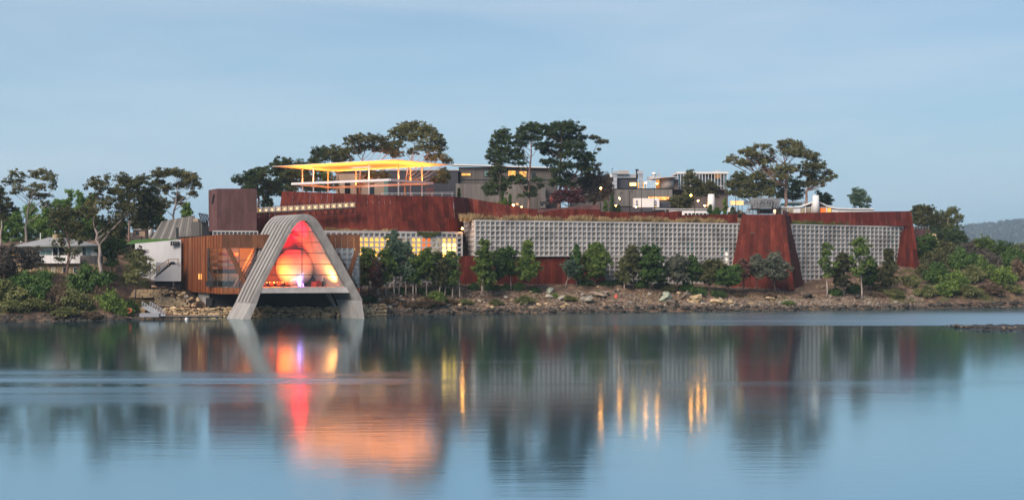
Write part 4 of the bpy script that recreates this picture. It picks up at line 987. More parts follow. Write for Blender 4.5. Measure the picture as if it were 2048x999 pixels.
# container, low walls
ct = thing('container', 'white site container with blue and yellow marks at each end', 'container', P(1267, 415, 352))
fbox('body', 1267, 1318.5, 396.2, 414.4, 352, 2.6, WHITE, ct)
for i in range(12): fbox('rib', 1268 + i * 4.25, 1269 + i * 4.25, 397, 413.6, 351.95, .1, WHITE, ct)
for x in (1273.7, 1311.3):
    fbox('blue_mark', x - 1.7, x + 1.7, 401, 411, 351.88, .04, BLUE, ct)
    fbox('yellow_mark', x - 1.7, x + 1.7, 411.2, 413.8, 351.87, .04, YEL, ct); fbox('yellow_mark', x - 1.7, x + 1.7, 404, 405.2, 351.86, .04, YEL, ct); fbox('white_mark', x - 1, x + 1, 406.8, 408, 351.86, .04, WHITE, ct)
dw = thing('low_wall', 'dark charcoal low wall below the white container', 'wall', P(1245, 420, 350))
fbox('wall', 1240, 1330, 414.4, 430, 350.6, .5, NAVY, dw); fbox('panel', 1318, 1340, 404, 416, 356, .4, NAVY, dw); prism('ramp', [P(1246, 425, 340), P(1330, 421, 344), P(1330, 424, 344), P(1246, 429, 340)], (0, .5, 0), DKCONC, dw)
wl = thing('white_annex', 'low white annex with a row of dark windows behind the parapet', 'building', P(1365, 430, 338))
fbox('wall', 1338, 1414, 418, 436, 338, 7, WHITE, wl); prism('roof', [P(1312, 418.6, 337.6), P(1415, 418.6, 337.6), P(1415, 417, 337.6), P(1312, 416.4, 337.6)], (0, 8, .3), CONCL, wl)
for i in range(6): win(wl, 1369 + i * 7.6, 1374.5 + i * 7.6, 426, 432, 337.9, DARKGL, WHITE)
def chimney(px, top, bot, r0, r1, D, lb):
    c = P(px, bot, D); k = D / F; h = (bot - top) * k; ch = thing('white_chimney', lb, 'chimney', c)
    lathe('stack', [(r0 * k, 0), (r1 * k, h), (r1 * k * .8, h + .02), (r1 * k * .8, h - .5)], c, WHITE, ch, 22)
    return ch
chimney(1422.5, 388, 424, 8.6, 6.3, 345, 'white tapering chimney standing beside the dark trees')
chimney(1631.5, 390.5, 428, 8.0, 6.0, 352, 'white tapering chimney rising through the swooping roof')
ls = thing('light_box', 'long glowing cream light box left of the grey steel machine', 'sign', P(1474, 414, 349))
fbox('box', 1461.5, 1487, 401.4, 409.4, 349, .6, EN('lit_panel', (1, .62, .24), (1, .42, .10), 1.1, .5), ls); fbox('box_end', 1487, 1497.5, 402.5, 409.5, 349.1, .6, METAL, ls)
for x in (1465, 1484): fbox('leg', x, x + .8, 409.4, 428, 349.3, .12, METALD, ls)
wb = thing('white_wall', 'small white wall block below the glowing light box', 'wall', P(1455, 428, 346)); fbox('block', 1457, 1472.5, 414, 424, 346, 1.5, WHITE, wb); fbox('footing', 1457, 1472.5, 424, 431, 346.1, 1.4, DKCONC, wb)
# grey filigree steel machine
mc = thing('steel_machine', 'grey filigree steel hopper machine on a dark platform', 'sculpture', P(1530, 430, 336))
hop = [((1500, 396.5), (1522, 395.3), (1522, 416), (1505.5, 417)), ((1522, 395.3), (1545, 395), (1544, 416), (1522, 416)), ((1545, 395), (1562.5, 398), (1556.5, 417), (1544, 416))]
for j, q in enumerate(hop):
    D_ = 335 + (1.6 if j != 1 else 0)
    prism('hopper_panel', [P(*a, D_) for a in q], (0, 2.0, 0), GREYST, mc)
for x in (1503, 1509, 1515, 1521, 1527, 1533, 1539, 1545, 1551, 1557): beam('fin', P(x, 396.5, 334.8), P(x + (1530 - x) * .16, 416, 334.8), .14, .18, GREYST, mc)
for y in (399, 404, 410): fbox('tracery_bar', 1505, 1556, y, y + .8, 334.75, .15, GREYST, mc)
for x in (1512, 1518, 1524, 1536, 1542, 1550):
    pts = [P(x - 2.6, 409, 334.6)] + [P(x - 2.6 * math.cos(t_), 403 - 3.4 * math.sin(t_), 334.6) for t_ in np.linspace(0, math.pi, 7)] + [P(x + 2.6, 409, 334.6)]
    tube('arch_trace', pts, [.06] * len(pts), GREYST, mc, 5)
fbox('platform', 1500, 1560, 417, 419, 334.6, 4, METALD, mc); fbox('chassis', 1520, 1546, 419, 427, 335.6, 2, METALD, mc)
for x in (1506, 1514, 1550, 1557): beam('prop', P(x, 419, 335), P(x + random.uniform(-3, 3), 430, 335.4), .12, .12, METALD, mc)
beam('jib', P(1492, 427, 336), P(1500, 404, 336), .22, .22, GREYST, mc); beam('jib', P(1498, 427, 336), P(1504, 402, 336), .18, .18, GREYST, mc)
for k in range(5): beam('jib_web', P(1492 + k * 1.7, 427 - k * 5, 336), P(1499 + k * 1.2, 424 - k * 5, 336), .09, .09, GREYST, mc)
lathe('lamp', [(.05, -.6), (.3, -.1), (.35, .4), (.2, .55)], P(1549.5, 423, 334.5), E('amber_lamp', (1, .38, .06), 1.6), mc, 10)
pl_ = thing('steel_fin', 'dark red steel fin on top of the rust-red tower', 'wall', P(1570, 430, 330)); prism('fin', [P(1566, 432, 330), P(1581, 432, 333), P(1579, 424, 333), P(1565, 419.5, 330)], (0, .3, 0), PLUM, pl_)
fbox('post', 1559, 1561, 411, 428, 331, .3, METALD, pl_)
# white house with swooping roof
hs_ = thing('swoop_roof_house', 'white low house with an upswept roof and lit orange windows', 'building', P(1600, 428, 354))
rp = [(1553, 413.2), (1580, 413.5), (1596, 412.8), (1608, 410), (1618, 406.5), (1627, 402.8), (1634, 402.2), (1640, 403.6), (1650, 408.5), (1662, 413.6), (1676, 415.6), (1700, 416.2), (1748, 416.5)]
for (a, b) in zip(rp, rp[1:]): prism('roof_strip', [P(a[0], a[1] + 1.9, 353), P(b[0], b[1] + 1.9, 353), P(*b, 353), P(*a, 353)], (0, 8, 0), WHITE, hs_)
fbox('wall', 1664, 1748, 417, 434, 353.5, 6, WHITE, hs_); fbox('wall', 1587, 1601, 415, 434, 353.4, 5, WHITE, hs_); fbox('back_wall', 1553, 1664, 415.5, 434, 356, 1, TAN, hs_)
for x in (1564, 1575, 1611, 1624, 1653): fbox('post', x - .9, x + .9, 405 if x == 1624 else 411.5, 432, 353.45, .25, WHITE, hs_)
fbox('transom', 1601, 1662, 414.2, 415.2, 353.5, .2, WHITE, hs_)
for x0, x1, m_ in ((1565.5, 1574, DIMY), (1576.5, 1586, DIMY), (1602, 1610, DIMY), (1612.5, 1623, DIMY), (1641, 1651.5, WARMR), (1654.5, 1662, WARMW)): fbox('window_pane', x0, x1, 416, 432, 353.8, .08, m_, hs_)
prism('gable', [P(1604, 414, 353.9), P(1625, 414, 353.9), P(1625, 405.5, 353.9)], (0, .2, 0), BROWNW, hs_); prism('gable', [P(1638, 414, 353.9), P(1658, 414, 353.9), P(1639, 405.5, 353.9)], (0, .2, 0), BROWNW, hs_)
prism('rear_roof', [P(1560, 411.5, 364), P(1608, 410.8, 364), P(1604, 405.8, 366), P(1562, 406.5, 366)], (0, .3, 0), TEAL, hs_); fbox('rear_ridge', 1575, 1612, 402.8, 405.8, 367, 2, WHITE, hs_)
fbox('roof_rail', 1660, 1673, 410.4, 411.2, 357, .1, METAL, hs_)
for x in (1660, 1666, 1672): fbox('roof_post', x, x + .6, 411, 415, 357, .1, METAL, hs_)
# lamp posts along the top path
def lamppost(px, top, bot, D, lb, arm=0, lit=None):
    r = thing('lamp_post', lb, 'lamp post', P(px, bot, D)); a = P(px, bot + 4, D); b = P(px, top, D)
    tube('pole', [a, b], [.10, .07], METALD, r, 6)
    if arm: fbox('lamp_head', min(px, px + arm), max(px, px + arm), top - .4, top + .8, D - .2, .5, METALD, r)
    else: lathe('cap', [(.12, -.1), (.3, 0), (.1, .16)], b, METALD, r, 8)
    if lit: lathe('bulb', [(.02, -.22), (.18, -.12), (.22, 0), (.18, .12), (.02, .22)], P(px + lit[0], lit[1], D - .5), BULB, r, 8)
    return r
lamppost(1200.5, 372, 416, 343, 'lamp post with an amber light in front of the dark casuarina', 0, (.8, 376))
lamppost(1227.5, 374, 414, 345, 'dark lamp post left of the galvanised duct', 0)
lamppost(1240, 386, 418, 344, 'lamp post with the brightest orange lamp before the board wall', 7, (-1, 396.5))
lamppost(1259.5, 382.5, 424, 342, 'dark lamp post just left of the white container', 7)
lamppost(1283, 377, 420, 341, 'dark lamp post with flat head above the container left half', 7)
lamppost(1308.5, 377, 420, 340, 'dark plain lamp post before the container right half', 0)
lamppost(1389.5, 384, 436, 334, 'tall thin pole before the white annex with an orange lamp', 0, (-7.6, 390.4))
lamppost(1471.5, 371, 430, 338, 'tall dark pole in front of the glowing light box', 0)
lamppost(1476, 366, 430, 352, 'dark twin pole behind the glowing light box', 0)
lamppost(1414, 391, 430, 343, 'slim pole with a small orange lamp left of the white chimney', 0, (-4.6, 411))
for px, py, lb in ((1232, 411, 'low orange lamp among the small conifers'), (1272, 413.5, 'low orange lamp under the container left mark'), (924.8, 456.5, 'bright wall lamp on the corner of the blank waffle wall'), (1396, 401.5, 'faint lamp among the trees below the glass pavilion')):
    D_ = 303.5 if px < 1000 else 346
    gl = thing('path_lamp', lb, 'lamp', P(px, py, D_)); lathe('bulb', [(.02, -.22), (.18, -.12), (.2, 0), (.18, .12), (.02, .22)], P(px, py, D_ - (14.5 if px < 1000 else 0)), BULB, gl, 8); fbox('bracket', px - .4, px + .4, py + 1, py + 4, D_ - (14.2 if px < 1000 else 0), .15, METALD, gl)

# ------------------------------------------------------------------ left side: walls, lawn, stair, house
lean = thing('slatted_wall', 'leaning wall of weathered timber slats above the lawn', 'wall', P(308, 478, 300))
for i in range(15):
    f0, f1 = i / 15, (i + .9) / 15
    def q(f, top): return P(302 + 84 * f, 478 + 0 * f, 299 - 9 * f) if not top else P(323 + 67 * f, 442 - 11.5 * f, 302 - 9 * f)
    prism('slat', [q(f0, 0), q(f1, 0), q(f1, 1), q(f0, 1)], (0, .3 + .12 * (i % 2), 0), TIMBERD if i % 3 else TIMBER, lean)
fbox('dark_door', 352, 357, 455, 477, 290, .3, METALD, lean)
pg = thing('pergola', 'dark steel pergola frame left of the plum-brown tower', 'pergola', P(400, 478, 288))
for i in range(6): beam('rafter', P(398 + i * 3.2, 426 + i * .5, 284), P(404 + i * 3, 446, 288), .15, .3, METALD, pg)
beam('beam', P(397, 427, 284), P(417, 431, 284), .2, .2, METALD, pg)
for x in (400, 406, 413): beam('post', P(x, 480, 287), P(x, 440, 287), .2, .2, METALD, pg)
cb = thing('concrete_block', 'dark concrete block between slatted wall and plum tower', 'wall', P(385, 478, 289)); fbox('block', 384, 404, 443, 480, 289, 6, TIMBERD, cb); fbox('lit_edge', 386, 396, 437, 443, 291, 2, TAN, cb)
for x0, x1, D_ in ((404, 420, 286),): fbox('rear_block', x0, x1, 452, 482, D_, 5, DKCONC, cb)
tag(mesh('lawn', [G(235, 284, 15.2), G(362, 280, 16.0), G(362, 298, 17.0), G(300, 300, 16.9), G(235, 300, 16.3)], [(0, 1, 2, 3, 4)], LAWN), kind='structure')
cw2 = thing('concrete_wall', 'smooth pale concrete retaining wall below the lawn', 'wall', P(271, 556, 277))
prism('wall', [P(270, 560, 279), P(362, 560, 276), P(362, 478.5, 276), P(270, 487, 279)], (0, .6, 0), CONCW, cw2)
for x in (341, 345.5, 350, 354.5): fbox('slot', x, x + 3.2, 482, 491, 275.6, .3, METALD, cw2)
fbox('lower_face', 312, 362, 524, 556, 273.6, .6, CONCW, cw2); fbox('dark_plinth', 310, 362, 556, 578, 273.2, .8, DKCONC, cw2)
sw = thing('outdoor_stair', 'concrete stair with timber handrail climbing beside the gallery box', 'stairs', P(308, 556, 272))
for i in range(11): fbox('step', 309 + i * 3.1, 316 + i * 3.1, 552 - i * 2.9, 556 - i * 2.9, 272.6 - i * .02, .95, DKCONC, sw)
prism('side_wall', [P(309, 562, 272.4), P(362, 562, 272.4), P(362, 529, 272.4), P(343, 529, 272.4), P(309, 556, 272.4)], (0, .2, 0), CONCW, sw)
beam('handrail', P(300, 546, 272.2), P(337, 518.5, 272.2), .12, .16, WOODO, sw); beam('handrail', P(337, 518.5, 272.2), P(358, 518, 272.2), .12, .16, WOODO, sw); beam('handrail', P(300, 553, 272.2), P(337, 525, 272.2), .07, .1, WOODO, sw)
for x, y in ((300, 546), (318, 532.7), (337, 518.5), (356, 518)): beam('post', P(x, y + 12, 272.2), P(x, y - .3, 272.2), .14, .14, WOODO, sw)
ob = thing('hilltop_cottage', 'small tan building behind the trees above the lawn', 'building', P(267, 474, 318)); fbox('wall', 266, 290, 459, 473, 318, 5, TAN, ob); fbox('roof', 264, 292, 457.4, 459.4, 317.6, 6, CONCL, ob); win(ob, 272, 277, 463, 469, 318, DARKGL)
wt = thing('water_tank', 'white pillar tank among the tree trunks above the lawn', 'tank', P(301, 472, 312)); lathe('drum', [(.8, 0), (.8, 2.6), (.3, 3.0)], P(301, 474, 312), WHITE, wt, 14)

hz = thing('house', 'two-storey house with white upper floor, stone base and grey hip roof', 'house', P(60, 548, 264))
DH = 264
fbox('stone_base', 30, 205, 526.5, 568, DH + 1, 9, STONEW, hz)
for r in range(4):
    for i in range(19):
        x0 = 64 + i * 6.6 + (3 if r % 2 else 0)
        if any(a < x0 + 3 < b for a, b in ((78, 90), (100, 113), (145, 156), (162, 175))): continue
        fbox('stone', x0, x0 + 6.3, 527.2 + r * 5, 531.8 + r * 5, DH + .86 - random.uniform(0, .08), .2, STONEW, hz)
fbox('upper_floor', 22, 195, 492, 512, DH + 1.4, 8, WHITE, hz); fbox('balcony_front', 62, 160, 510.5, 526.5, DH - .4, .25, WHITE, hz); fbox('balcony_floor', 62, 160, 525, 527, DH - .3, 2, WHITE, hz)
for i in range(10): fbox('balcony_board', 62.6 + i * 9.8, 71.8 + i * 9.8, 511, 526, DH - .46, .06, WHITE, hz)
fbox('timber_side', 158, 200, 511, 527, DH + .9, 2, TIMBERD, hz); fbox('ochre_end', 20.5, 41, 494, 511, DH + 1.2, 1, M('ochre_wall', (.42, .24, .09)), hz)
pk = P(112, 473, DH + 5)
ev = [P(17, 493.5, DH - .2), P(210, 492, DH - .2), P(206, 491, DH + 10), P(24, 492, DH + 10)]
mesh('roof', ev + [P(98, 474.5, DH + 5), P(128, 474.5, DH + 5)], [(0, 1, 5, 4), (1, 2, 5), (2, 3, 4, 5), (3, 0, 4), (0, 3, 2, 1)], ROOFG, hz)
beam('gutter', ev[0], ev[1], .18, .25, M('green_gutter', (.10, .13, .09)), hz); fbox('chimney', 105, 115, 469, 476, DH + 4.5, 1, STONEW, hz); lathe('flue', [(.15, 0), (.15, .5), (.3, .6), (.1, .8)], P(110.5, 469, DH + 5), METAL, hz, 8)
lathe('vent', [(.12, 0), (.12, .4), (.25, .5), (.1, .65)], P(42, 488, DH + 2), METAL, hz, 8)
for a, b, c_, d, m_ in ((40.5, 46.5, 495, 508, DARKGL), (81, 91, 500.5, 509, TEALGL), (92, 102, 500.5, 509, TEALGL), (106, 115, 493.5, 510, DARKGL), (118, 129, 493.5, 510, DARKGL), (131, 141, 493.5, 510, DARKGL), (165, 172, 493, 510, DARKGL), (174, 180, 494, 510, TEALGL)): win(hz, a, b, c_, d, DH + 1.35, m_, WHITE)
for a, b, m_ in ((81, 88, M('pink_blind', (.32, .22, .18))), (102.5, 110.5, DIMY), (126, 132, DARKGL), (147.5, 153.5, DARKGL), (164, 171, DARKGL), (176, 183, DARKGL)): win(hz, a, b, 534.5, 545, DH + .78, m_, WHITE)
dr = fbox('door', 61, 66.5, 536, 556, DH + .8, .15, WOODO, hz); fbox('door_frame', 60, 61, 535, 556, DH + .75, .2, WHITE, dr)
fp_ = thing('flag_pole', 'slim white pole behind the roof of the house', 'pole', P(80.5, 490, 285)); fbox('pole', 80, 81.2, 465, 492, 285, .12, WHITE, fp_)

# ------------------------------------------------------------------ hilltop trees
Z1 = ((0, 320), 2.939); Z4 = ((480, 230), 3.995); Z6 = ((880, 230), 4.54); Z7 = ((1140, 270), 5.55); Z8 = ((1400, 260), 5.26); ZR_ = ((1720, 380), 3.33); ZP = ((0, 0), 1.0)
def zt(z, name, label, D, base, lobes, leaf, bark, **k): return ztree(name, label, 'tree', z[0], z[1], D, base, lobes, leaf, bark, **k)
zt(Z4, 'gum_tree', 'tallest gum tree behind the right end of the glowing canopy', 335, (1310, 700), [(1300, 110, 60, 35), (1370, 100, 60, 32), (1440, 110, 60, 38), (1500, 150, 60, 42), (1255, 165, 50, 38), (1330, 180, 60, 36), (1420, 190, 60, 36), (1560, 200, 60, 42), (1600, 250, 45, 42), (1540, 280, 60, 36), (1460, 265, 50, 30), (1270, 240, 50, 36), (1600, 350, 60, 26), (1650, 372, 40, 22), (1520, 340, 50, 22), (1620, 480, 50, 36), (1590, 525, 60, 26), (1640, 520, 40, 32), (1380, 290, 40, 26)], L_GUM, BARKP, r0=.34, path=[(1320, 560), (1340, 440), (1380, 320), (1400, 200)])
zt(Z4, 'gum_tree', 'flat-topped gum tree behind the middle of the canopy', 345, (960, 690), [(900, 225, 50, 30), (960, 210, 60, 32), (1040, 200, 60, 28), (1120, 212, 55, 32), (1160, 250, 40, 36), (900, 280, 60, 30), (1000, 262, 60, 30), (1090, 270, 60, 30), (1200, 290, 60, 40), (1250, 320, 50, 32), (860, 300, 40, 28), (1090, 480, 75, 24), (1010, 490, 60, 22), (1160, 500, 40, 22)], L_GUM, BARKP, r0=.36, path=[(955, 560), (960, 440), (985, 330), (1010, 250)])
zt(Z4, 'gum_tree', 'brownish gum tree left of the flat-topped gum above the canopy', 350, (790, 690), [(760, 290, 50, 32), (810, 320, 50, 36), (730, 330, 40, 32), (850, 350, 45, 28), (780, 370, 50, 25), (700, 300, 30, 25)], L_GUMD, BARKR, r0=.3)
zt(Z4, 'gum_tree', 'dark gum tree above the left half of the canopy', 352, (640, 700), [(615, 300, 38, 28), (670, 290, 45, 28), (640, 340, 50, 32), (590, 370, 45, 28), (690, 350, 30, 28), (600, 430, 60, 36), (670, 430, 50, 30)], L_PINE, BARKD, r0=.3)
zt(Z4, 'pine_tree', 'broad dark pine between plum tower and canopy', 345, (400, 740), [(360, 385, 50, 32), (300, 400, 50, 36), (340, 450, 60, 36), (420, 420, 50, 32), (480, 405, 40, 28), (400, 490, 60, 36), (280, 460, 50, 36), (480, 480, 60, 36), (540, 440, 40, 36), (350, 540, 70, 36), (450, 560, 60, 36), (260, 560, 60, 36), (300, 620, 60, 40), (400, 620, 60, 36), (540, 520, 50, 36), (560, 580, 50, 36)], L_PINE, BARKD, r0=.4, per=44)
zt(Z4, 'pine_tree', 'dark pine standing just behind the plum-brown tower', 338, (150, 760), [(170, 440, 45, 28), (110, 470, 45, 32), (60, 490, 45, 32), (190, 500, 50, 36), (130, 540, 60, 36), (40, 540, 50, 36), (200, 580, 40, 46), (190, 650, 44, 46), (-10, 525, 40, 32), (140, 620, 50, 40), (200, 710, 40, 36), (80, 600, 50, 40)], L_PINE, BARKD, r0=.38, per=44)
zt(Z4, 'bushy_tree', 'low dark tree seen through the columns below the canopy', 348, (640, 720), [(660, 500, 60, 46), (560, 520, 60, 46), (720, 545, 60, 36), (600, 580, 70, 30), (690, 590, 60, 30)], L_DEEP, BARKD, r0=.25)
zt(Z6, 'pine_tree', 'narrow leftmost pine in front of the long timber building', 340, (545, 840), [(575, 158, 55, 26), (520, 200, 45, 26), (590, 205, 40, 24), (500, 250, 40, 24), (560, 250, 60, 28), (480, 300, 40, 24), (560, 310, 70, 32), (450, 350, 35, 22), (530, 370, 60, 32), (430, 390, 25, 14), (610, 340, 40, 28), (500, 430, 50, 32), (570, 430, 50, 32), (540, 500, 60, 36), (490, 520, 50, 28), (520, 580, 60, 32), (450, 660, 55, 32), (520, 650, 70, 32), (600, 640, 35, 36), (460, 710, 50, 24), (560, 700, 40, 28)], L_PINE, BARKD, r0=.36, per=44, path=[(545, 600), (550, 420), (560, 280), (575, 170)])
zt(Z6, 'pine_tree', 'open-limbed middle pine with a bare lower trunk', 341, (805, 870), [(800, 110, 60, 26), (870, 110, 50, 26), (750, 150, 50, 26), (830, 150, 70, 28), (910, 160, 40, 28), (700, 210, 60, 26), (780, 210, 60, 28), (860, 220, 60, 28), (660, 262, 35, 22), (730, 270, 60, 26), (900, 290, 50, 32), (700, 340, 50, 28), (660, 390, 50, 26), (740, 392, 40, 22), (720, 440, 50, 18), (690, 580, 60, 24), (740, 612, 50, 28), (880, 600, 45, 24), (910, 650, 35, 18), (820, 680, 50, 28), (800, 720, 50, 24), (850, 720, 30, 18), (730, 740, 25, 12)], L_PINE, BARKR, r0=.42, per=44, path=[(805, 720), (818, 500), (825, 330), (830, 140)])
zt(Z6, 'pine_tree', 'massive broad pine, rightmost and fullest of the three pines', 344, (1085, 850), [(1100, 90, 70, 24), (1180, 100, 70, 28), (1040, 130, 60, 32), (1120, 150, 80, 36), (1220, 150, 60, 32), (960, 120, 45, 20), (980, 180, 50, 28), (1060, 210, 70, 36), (1160, 220, 80, 36), (1250, 220, 50, 36), (1290, 130, 35, 18), (1300, 200, 30, 18), (960, 270, 50, 28), (1040, 290, 70, 32), (1150, 300, 80, 36), (1250, 300, 60, 36), (1290, 300, 30, 28), (960, 340, 50, 28), (1060, 350, 60, 32), (1180, 370, 80, 36), (1300, 390, 70, 36), (1350, 420, 45, 44), (1270, 470, 70, 36), (1150, 480, 70, 36), (1030, 440, 60, 32), (940, 440, 40, 22), (1060, 520, 60, 36), (1180, 560, 60, 36), (1330, 500, 60, 36), (1050, 620, 50, 46), (1150, 640, 70, 36)], L_PINE, BARKR, r0=.5, per=44, path=[(1085, 640), (1090, 450), (1100, 300), (1110, 130)])
zt(Z6, 'gum_tree', 'skinny gum with a few tufts right of the broad pine', 350, (1395, 800), [(1375, 205, 30, 13), (1420, 208, 30, 12), (1445, 240, 28, 13), (1492, 240, 36, 14), (1410, 350, 13, 9), (1440, 320, 10, 8), (1350, 560, 40, 30), (1300, 600, 40, 28)], L_GUMD, BARKD, r0=.2, per=50, path=[(1390, 560), (1385, 430), (1395, 330), (1430, 260)], twig=1)
zt(Z6, 'casuarina_tree', 'dark drooping casuarina behind the amber lamp post', 352, (1400, 860), [(1430, 505, 28, 46), (1300, 610, 50, 46), (1380, 600, 70, 56), (1470, 590, 60, 46), (1530, 620, 40, 56), (1340, 690, 80, 46), (1450, 690, 80, 46), (1530, 700, 40, 56), (1420, 760, 90, 36)], L_DULL, BARKD, r0=.3)
zt(Z6, 'plum_bush', 'round plum-purple bush above the purple-brown parapet', 330, (1170, 850), [(1080, 740, 60, 36), (1150, 712, 60, 36), (1220, 722, 60, 40), (1060, 780, 55, 30), (1170, 780, 70, 32), (1265, 772, 45, 34)], L_PLUM, BARKD, r0=.2)
zt(Z8, 'gum_tree', 'huge spreading gum tree behind the grey steel machine', 360, (905, 800), [(640, 165, 50, 20), (700, 182, 50, 20), (560, 200, 60, 22), (480, 226, 55, 22), (430, 250, 40, 18), (370, 290, 50, 26), (300, 330, 45, 16), (520, 270, 60, 30), (600, 280, 70, 36), (420, 360, 70, 36), (520, 350, 70, 36), (640, 340, 60, 36), (860, 140, 50, 20), (940, 122, 60, 26), (1040, 150, 55, 26), (900, 180, 60, 28), (1000, 190, 70, 28), (1070, 202, 40, 18), (780, 230, 40, 28), (880, 260, 80, 30), (970, 262, 80, 34), (760, 300, 70, 36), (740, 440, 90, 44), (840, 430, 80, 40), (940, 430, 60, 46), (820, 510, 70, 36)], L_GUM, BARKR, r0=.5, per=34, path=[(905, 600), (905, 450), (890, 330), (880, 230)])
zt(Z8, 'gum_tree', 'leaning gum tree on the right side of the huge spreading gum', 358, (1120, 800), [(1060, 262, 75, 30), (1150, 282, 80, 36), (1220, 312, 50, 36), (1100, 400, 80, 40), (1200, 400, 60, 36), (1260, 382, 40, 34), (1140, 470, 80, 36), (1230, 510, 70, 36), (1340, 450, 60, 26), (1400, 500, 42, 22), (1330, 530, 50, 26), (1180, 570, 90, 30), (1290, 580, 30, 18)], L_GUM, BARKR, r0=.4, path=[(1120, 640), (1160, 540), (1180, 420), (1160, 320)])
zt(Z8, 'bushy_tree', 'dense dark tree between glass pavilion and spreading gum', 350, (620, 860), [(400, 500, 70, 44), (500, 520, 80, 44), (600, 500, 70, 36), (380, 580, 80, 44), (480, 600, 80, 54), (600, 600, 90, 54), (700, 580, 80, 54), (340, 660, 60, 36), (450, 680, 90, 44), (680, 660, 80, 44), (560, 690, 60, 36), (740, 680, 60, 36), (300, 590, 40, 36)], L_GUMD, BARKD, r0=.4)
zt(Z8, 'bushy_tree', 'dark small-leaved tree behind the trunks of the spreading gum', 372, (990, 850), [(960, 560, 50, 46), (1030, 580, 50, 46), (970, 640, 60, 46), (1040, 660, 50, 46), (1000, 710, 70, 30), (900, 660, 40, 40), (840, 600, 50, 46), (850, 690, 60, 40)], L_PINE, BARKD, r0=.3)
zt(Z8, 'young_tree', 'lone small tree on the skyline right of the white chimney', 365, (1680, 880), [(1655, 650, 45, 28), (1700, 680, 50, 32), (1620, 705, 48, 32), (1740, 742, 45, 32), (1660, 740, 60, 36), (1600, 772, 36, 28), (1765, 805, 25, 18), (1690, 790, 50, 28)], L_BLUEG, BARKD, r0=.18)
zt(Z8, 'hedge_bush', 'dark rounded bushes on the skyline behind the swooping roof', 372, (1320, 850), [(1270, 720, 50, 36), (1320, 730, 50, 36), (1380, 760, 40, 24), (1240, 675, 20, 20), (1300, 770, 60, 30)], L_PINE, BARKD, r0=.15)
zt(Z7, 'gum_tree', 'grey-green tree in front of the glass pavilion', 366, (1360, 820), [(1330, 430, 45, 36), (1310, 500, 50, 46), (1390, 525, 55, 46), (1350, 600, 80, 46), (1440, 570, 45, 36), (1340, 660, 60, 40), (1420, 640, 50, 40)], L_GUMD, BARKD, r0=.22)
zt(Z7, 'gum_tree', 'bushy tree below the right half of the glass pavilion', 364, (1570, 840), [(1560, 590, 75, 42), (1510, 650, 70, 44), (1600, 660, 50, 50), (1480, 600, 40, 36), (1540, 550, 40, 26)], L_GUMD, BARKD, r0=.22)
zt(Z7, 'olive_bush', 'olive green bush right of the white container', 358, (1240, 850), [(1180, 740, 70, 44), (1260, 715, 75, 44), (1340, 740, 55, 44), (1150, 780, 50, 28), (1250, 780, 80, 36)], L_GUMD, BARKD, r0=.15)
for i, (px, D, top, base, w_, lf, lb) in enumerate((
    (1211, 340, 402, 424, 15, L_GREEN, 'bright little conifer left of the low orange lamp'), (1224, 339, 388, 424, 7, L_DEEP, 'slim dark cypress beside the bright little conifer'), (1236, 341, 410, 426, 18, L_DEEP, 'low dark shrub tree right of the slim cypress'),
    (918, 330, 377, 396, 4.5, L_DEEP, 'tiny cypress at the left end of the board fence'), (1020, 330, 388, 414, 6, L_DEEP, 'slender dark cypress at the foot of the narrow pine'), (1010, 329, 396, 414, 13, L_GREEN, 'green conifer left of the slender cypress'),
    (1005, 331, 383, 412, 5, L_DEEP, 'thin cypress behind the green conifer at the board fence'), (1420, 338, 410, 432, 14, L_DEEP, 'small dark conifer at the foot of the left white chimney'), (1450, 338, 396, 434, 17, L_GREEN, 'pointed green conifer right of the left white chimney'), (1434, 337, 416, 434, 24, L_DEEP, 'low hedge tree between chimney and pointed conifer'), (1466, 337, 414, 432, 16, L_BLUEG, 'pale leafy sapling under the glowing light box'))):
    ytree('conifer', lb, 'tree', px, D, top, base, w_, 'cone', lf, BARKD, 40 + i, dens=14, rc=.3, size=.13, group='small trees along the museum roof')
for i, (px, D, wp, hp, lf, lb) in enumerate(((985, 326, 26, 12, L_DEEP, 'dark green bush at the foot of the narrow pine left side'), (967, 327, 24, 10, L_DEEP, 'bush between narrow pine and board fence corner'), (1000, 325, 22, 14, L_GREEN, 'fresh green bush beside the slender cypress'), (953, 326, 12, 9, L_DEEP, 'little round bush before the pale board fence'), (1480, 336, 26, 16, L_DULL, 'dull bush behind the jib of the grey machine'))):
    shrub('bush', lb, px, D, wp, hp, lf, z=P(px, 414 if px < 1100 else 432, D).z, group='bushes on the museum roof')
# right end skyline and slope
zt(ZR_, 'round_tree', 'rounded olive tree on the skyline right of the museum', 372, (420, 320), [(390, 150, 40, 32), (450, 140, 50, 32), (420, 200, 60, 36), (480, 190, 35, 40), (380, 210, 35, 32), (440, 240, 50, 28), (490, 230, 25, 25)], L_GUMD, BARKD, r0=.3, per=44)
zt(ZR_, 'gum_tree', 'airy pale green tree right of the rounded olive tree', 376, (575, 330), [(625, 148, 45, 22), (570, 180, 48, 26), (540, 222, 36, 26), (600, 230, 60, 30), (652, 192, 26, 26), (560, 262, 50, 26)], L_OLIVE, BARKP, r0=.25)
zt(ZR_, 'bushy_tree', 'dark tree mass below the airy pale green tree', 366, (610, 430), [(540, 330, 50, 44), (600, 320, 55, 44), (660, 315, 45, 44), (690, 340, 30, 30), (620, 370, 60, 30), (490, 300, 40, 40)], L_PINE, BARKD, r0=.25)
zt(ZR_, 'bushy_tree', 'dark green tree touching the right end of the museum', 352, (450, 560), [(440, 350, 55, 44), (480, 380, 45, 44), (420, 400, 40, 50), (460, 430, 55, 40), (430, 470, 50, 40)], L_DEEP, BARKD, r0=.3)
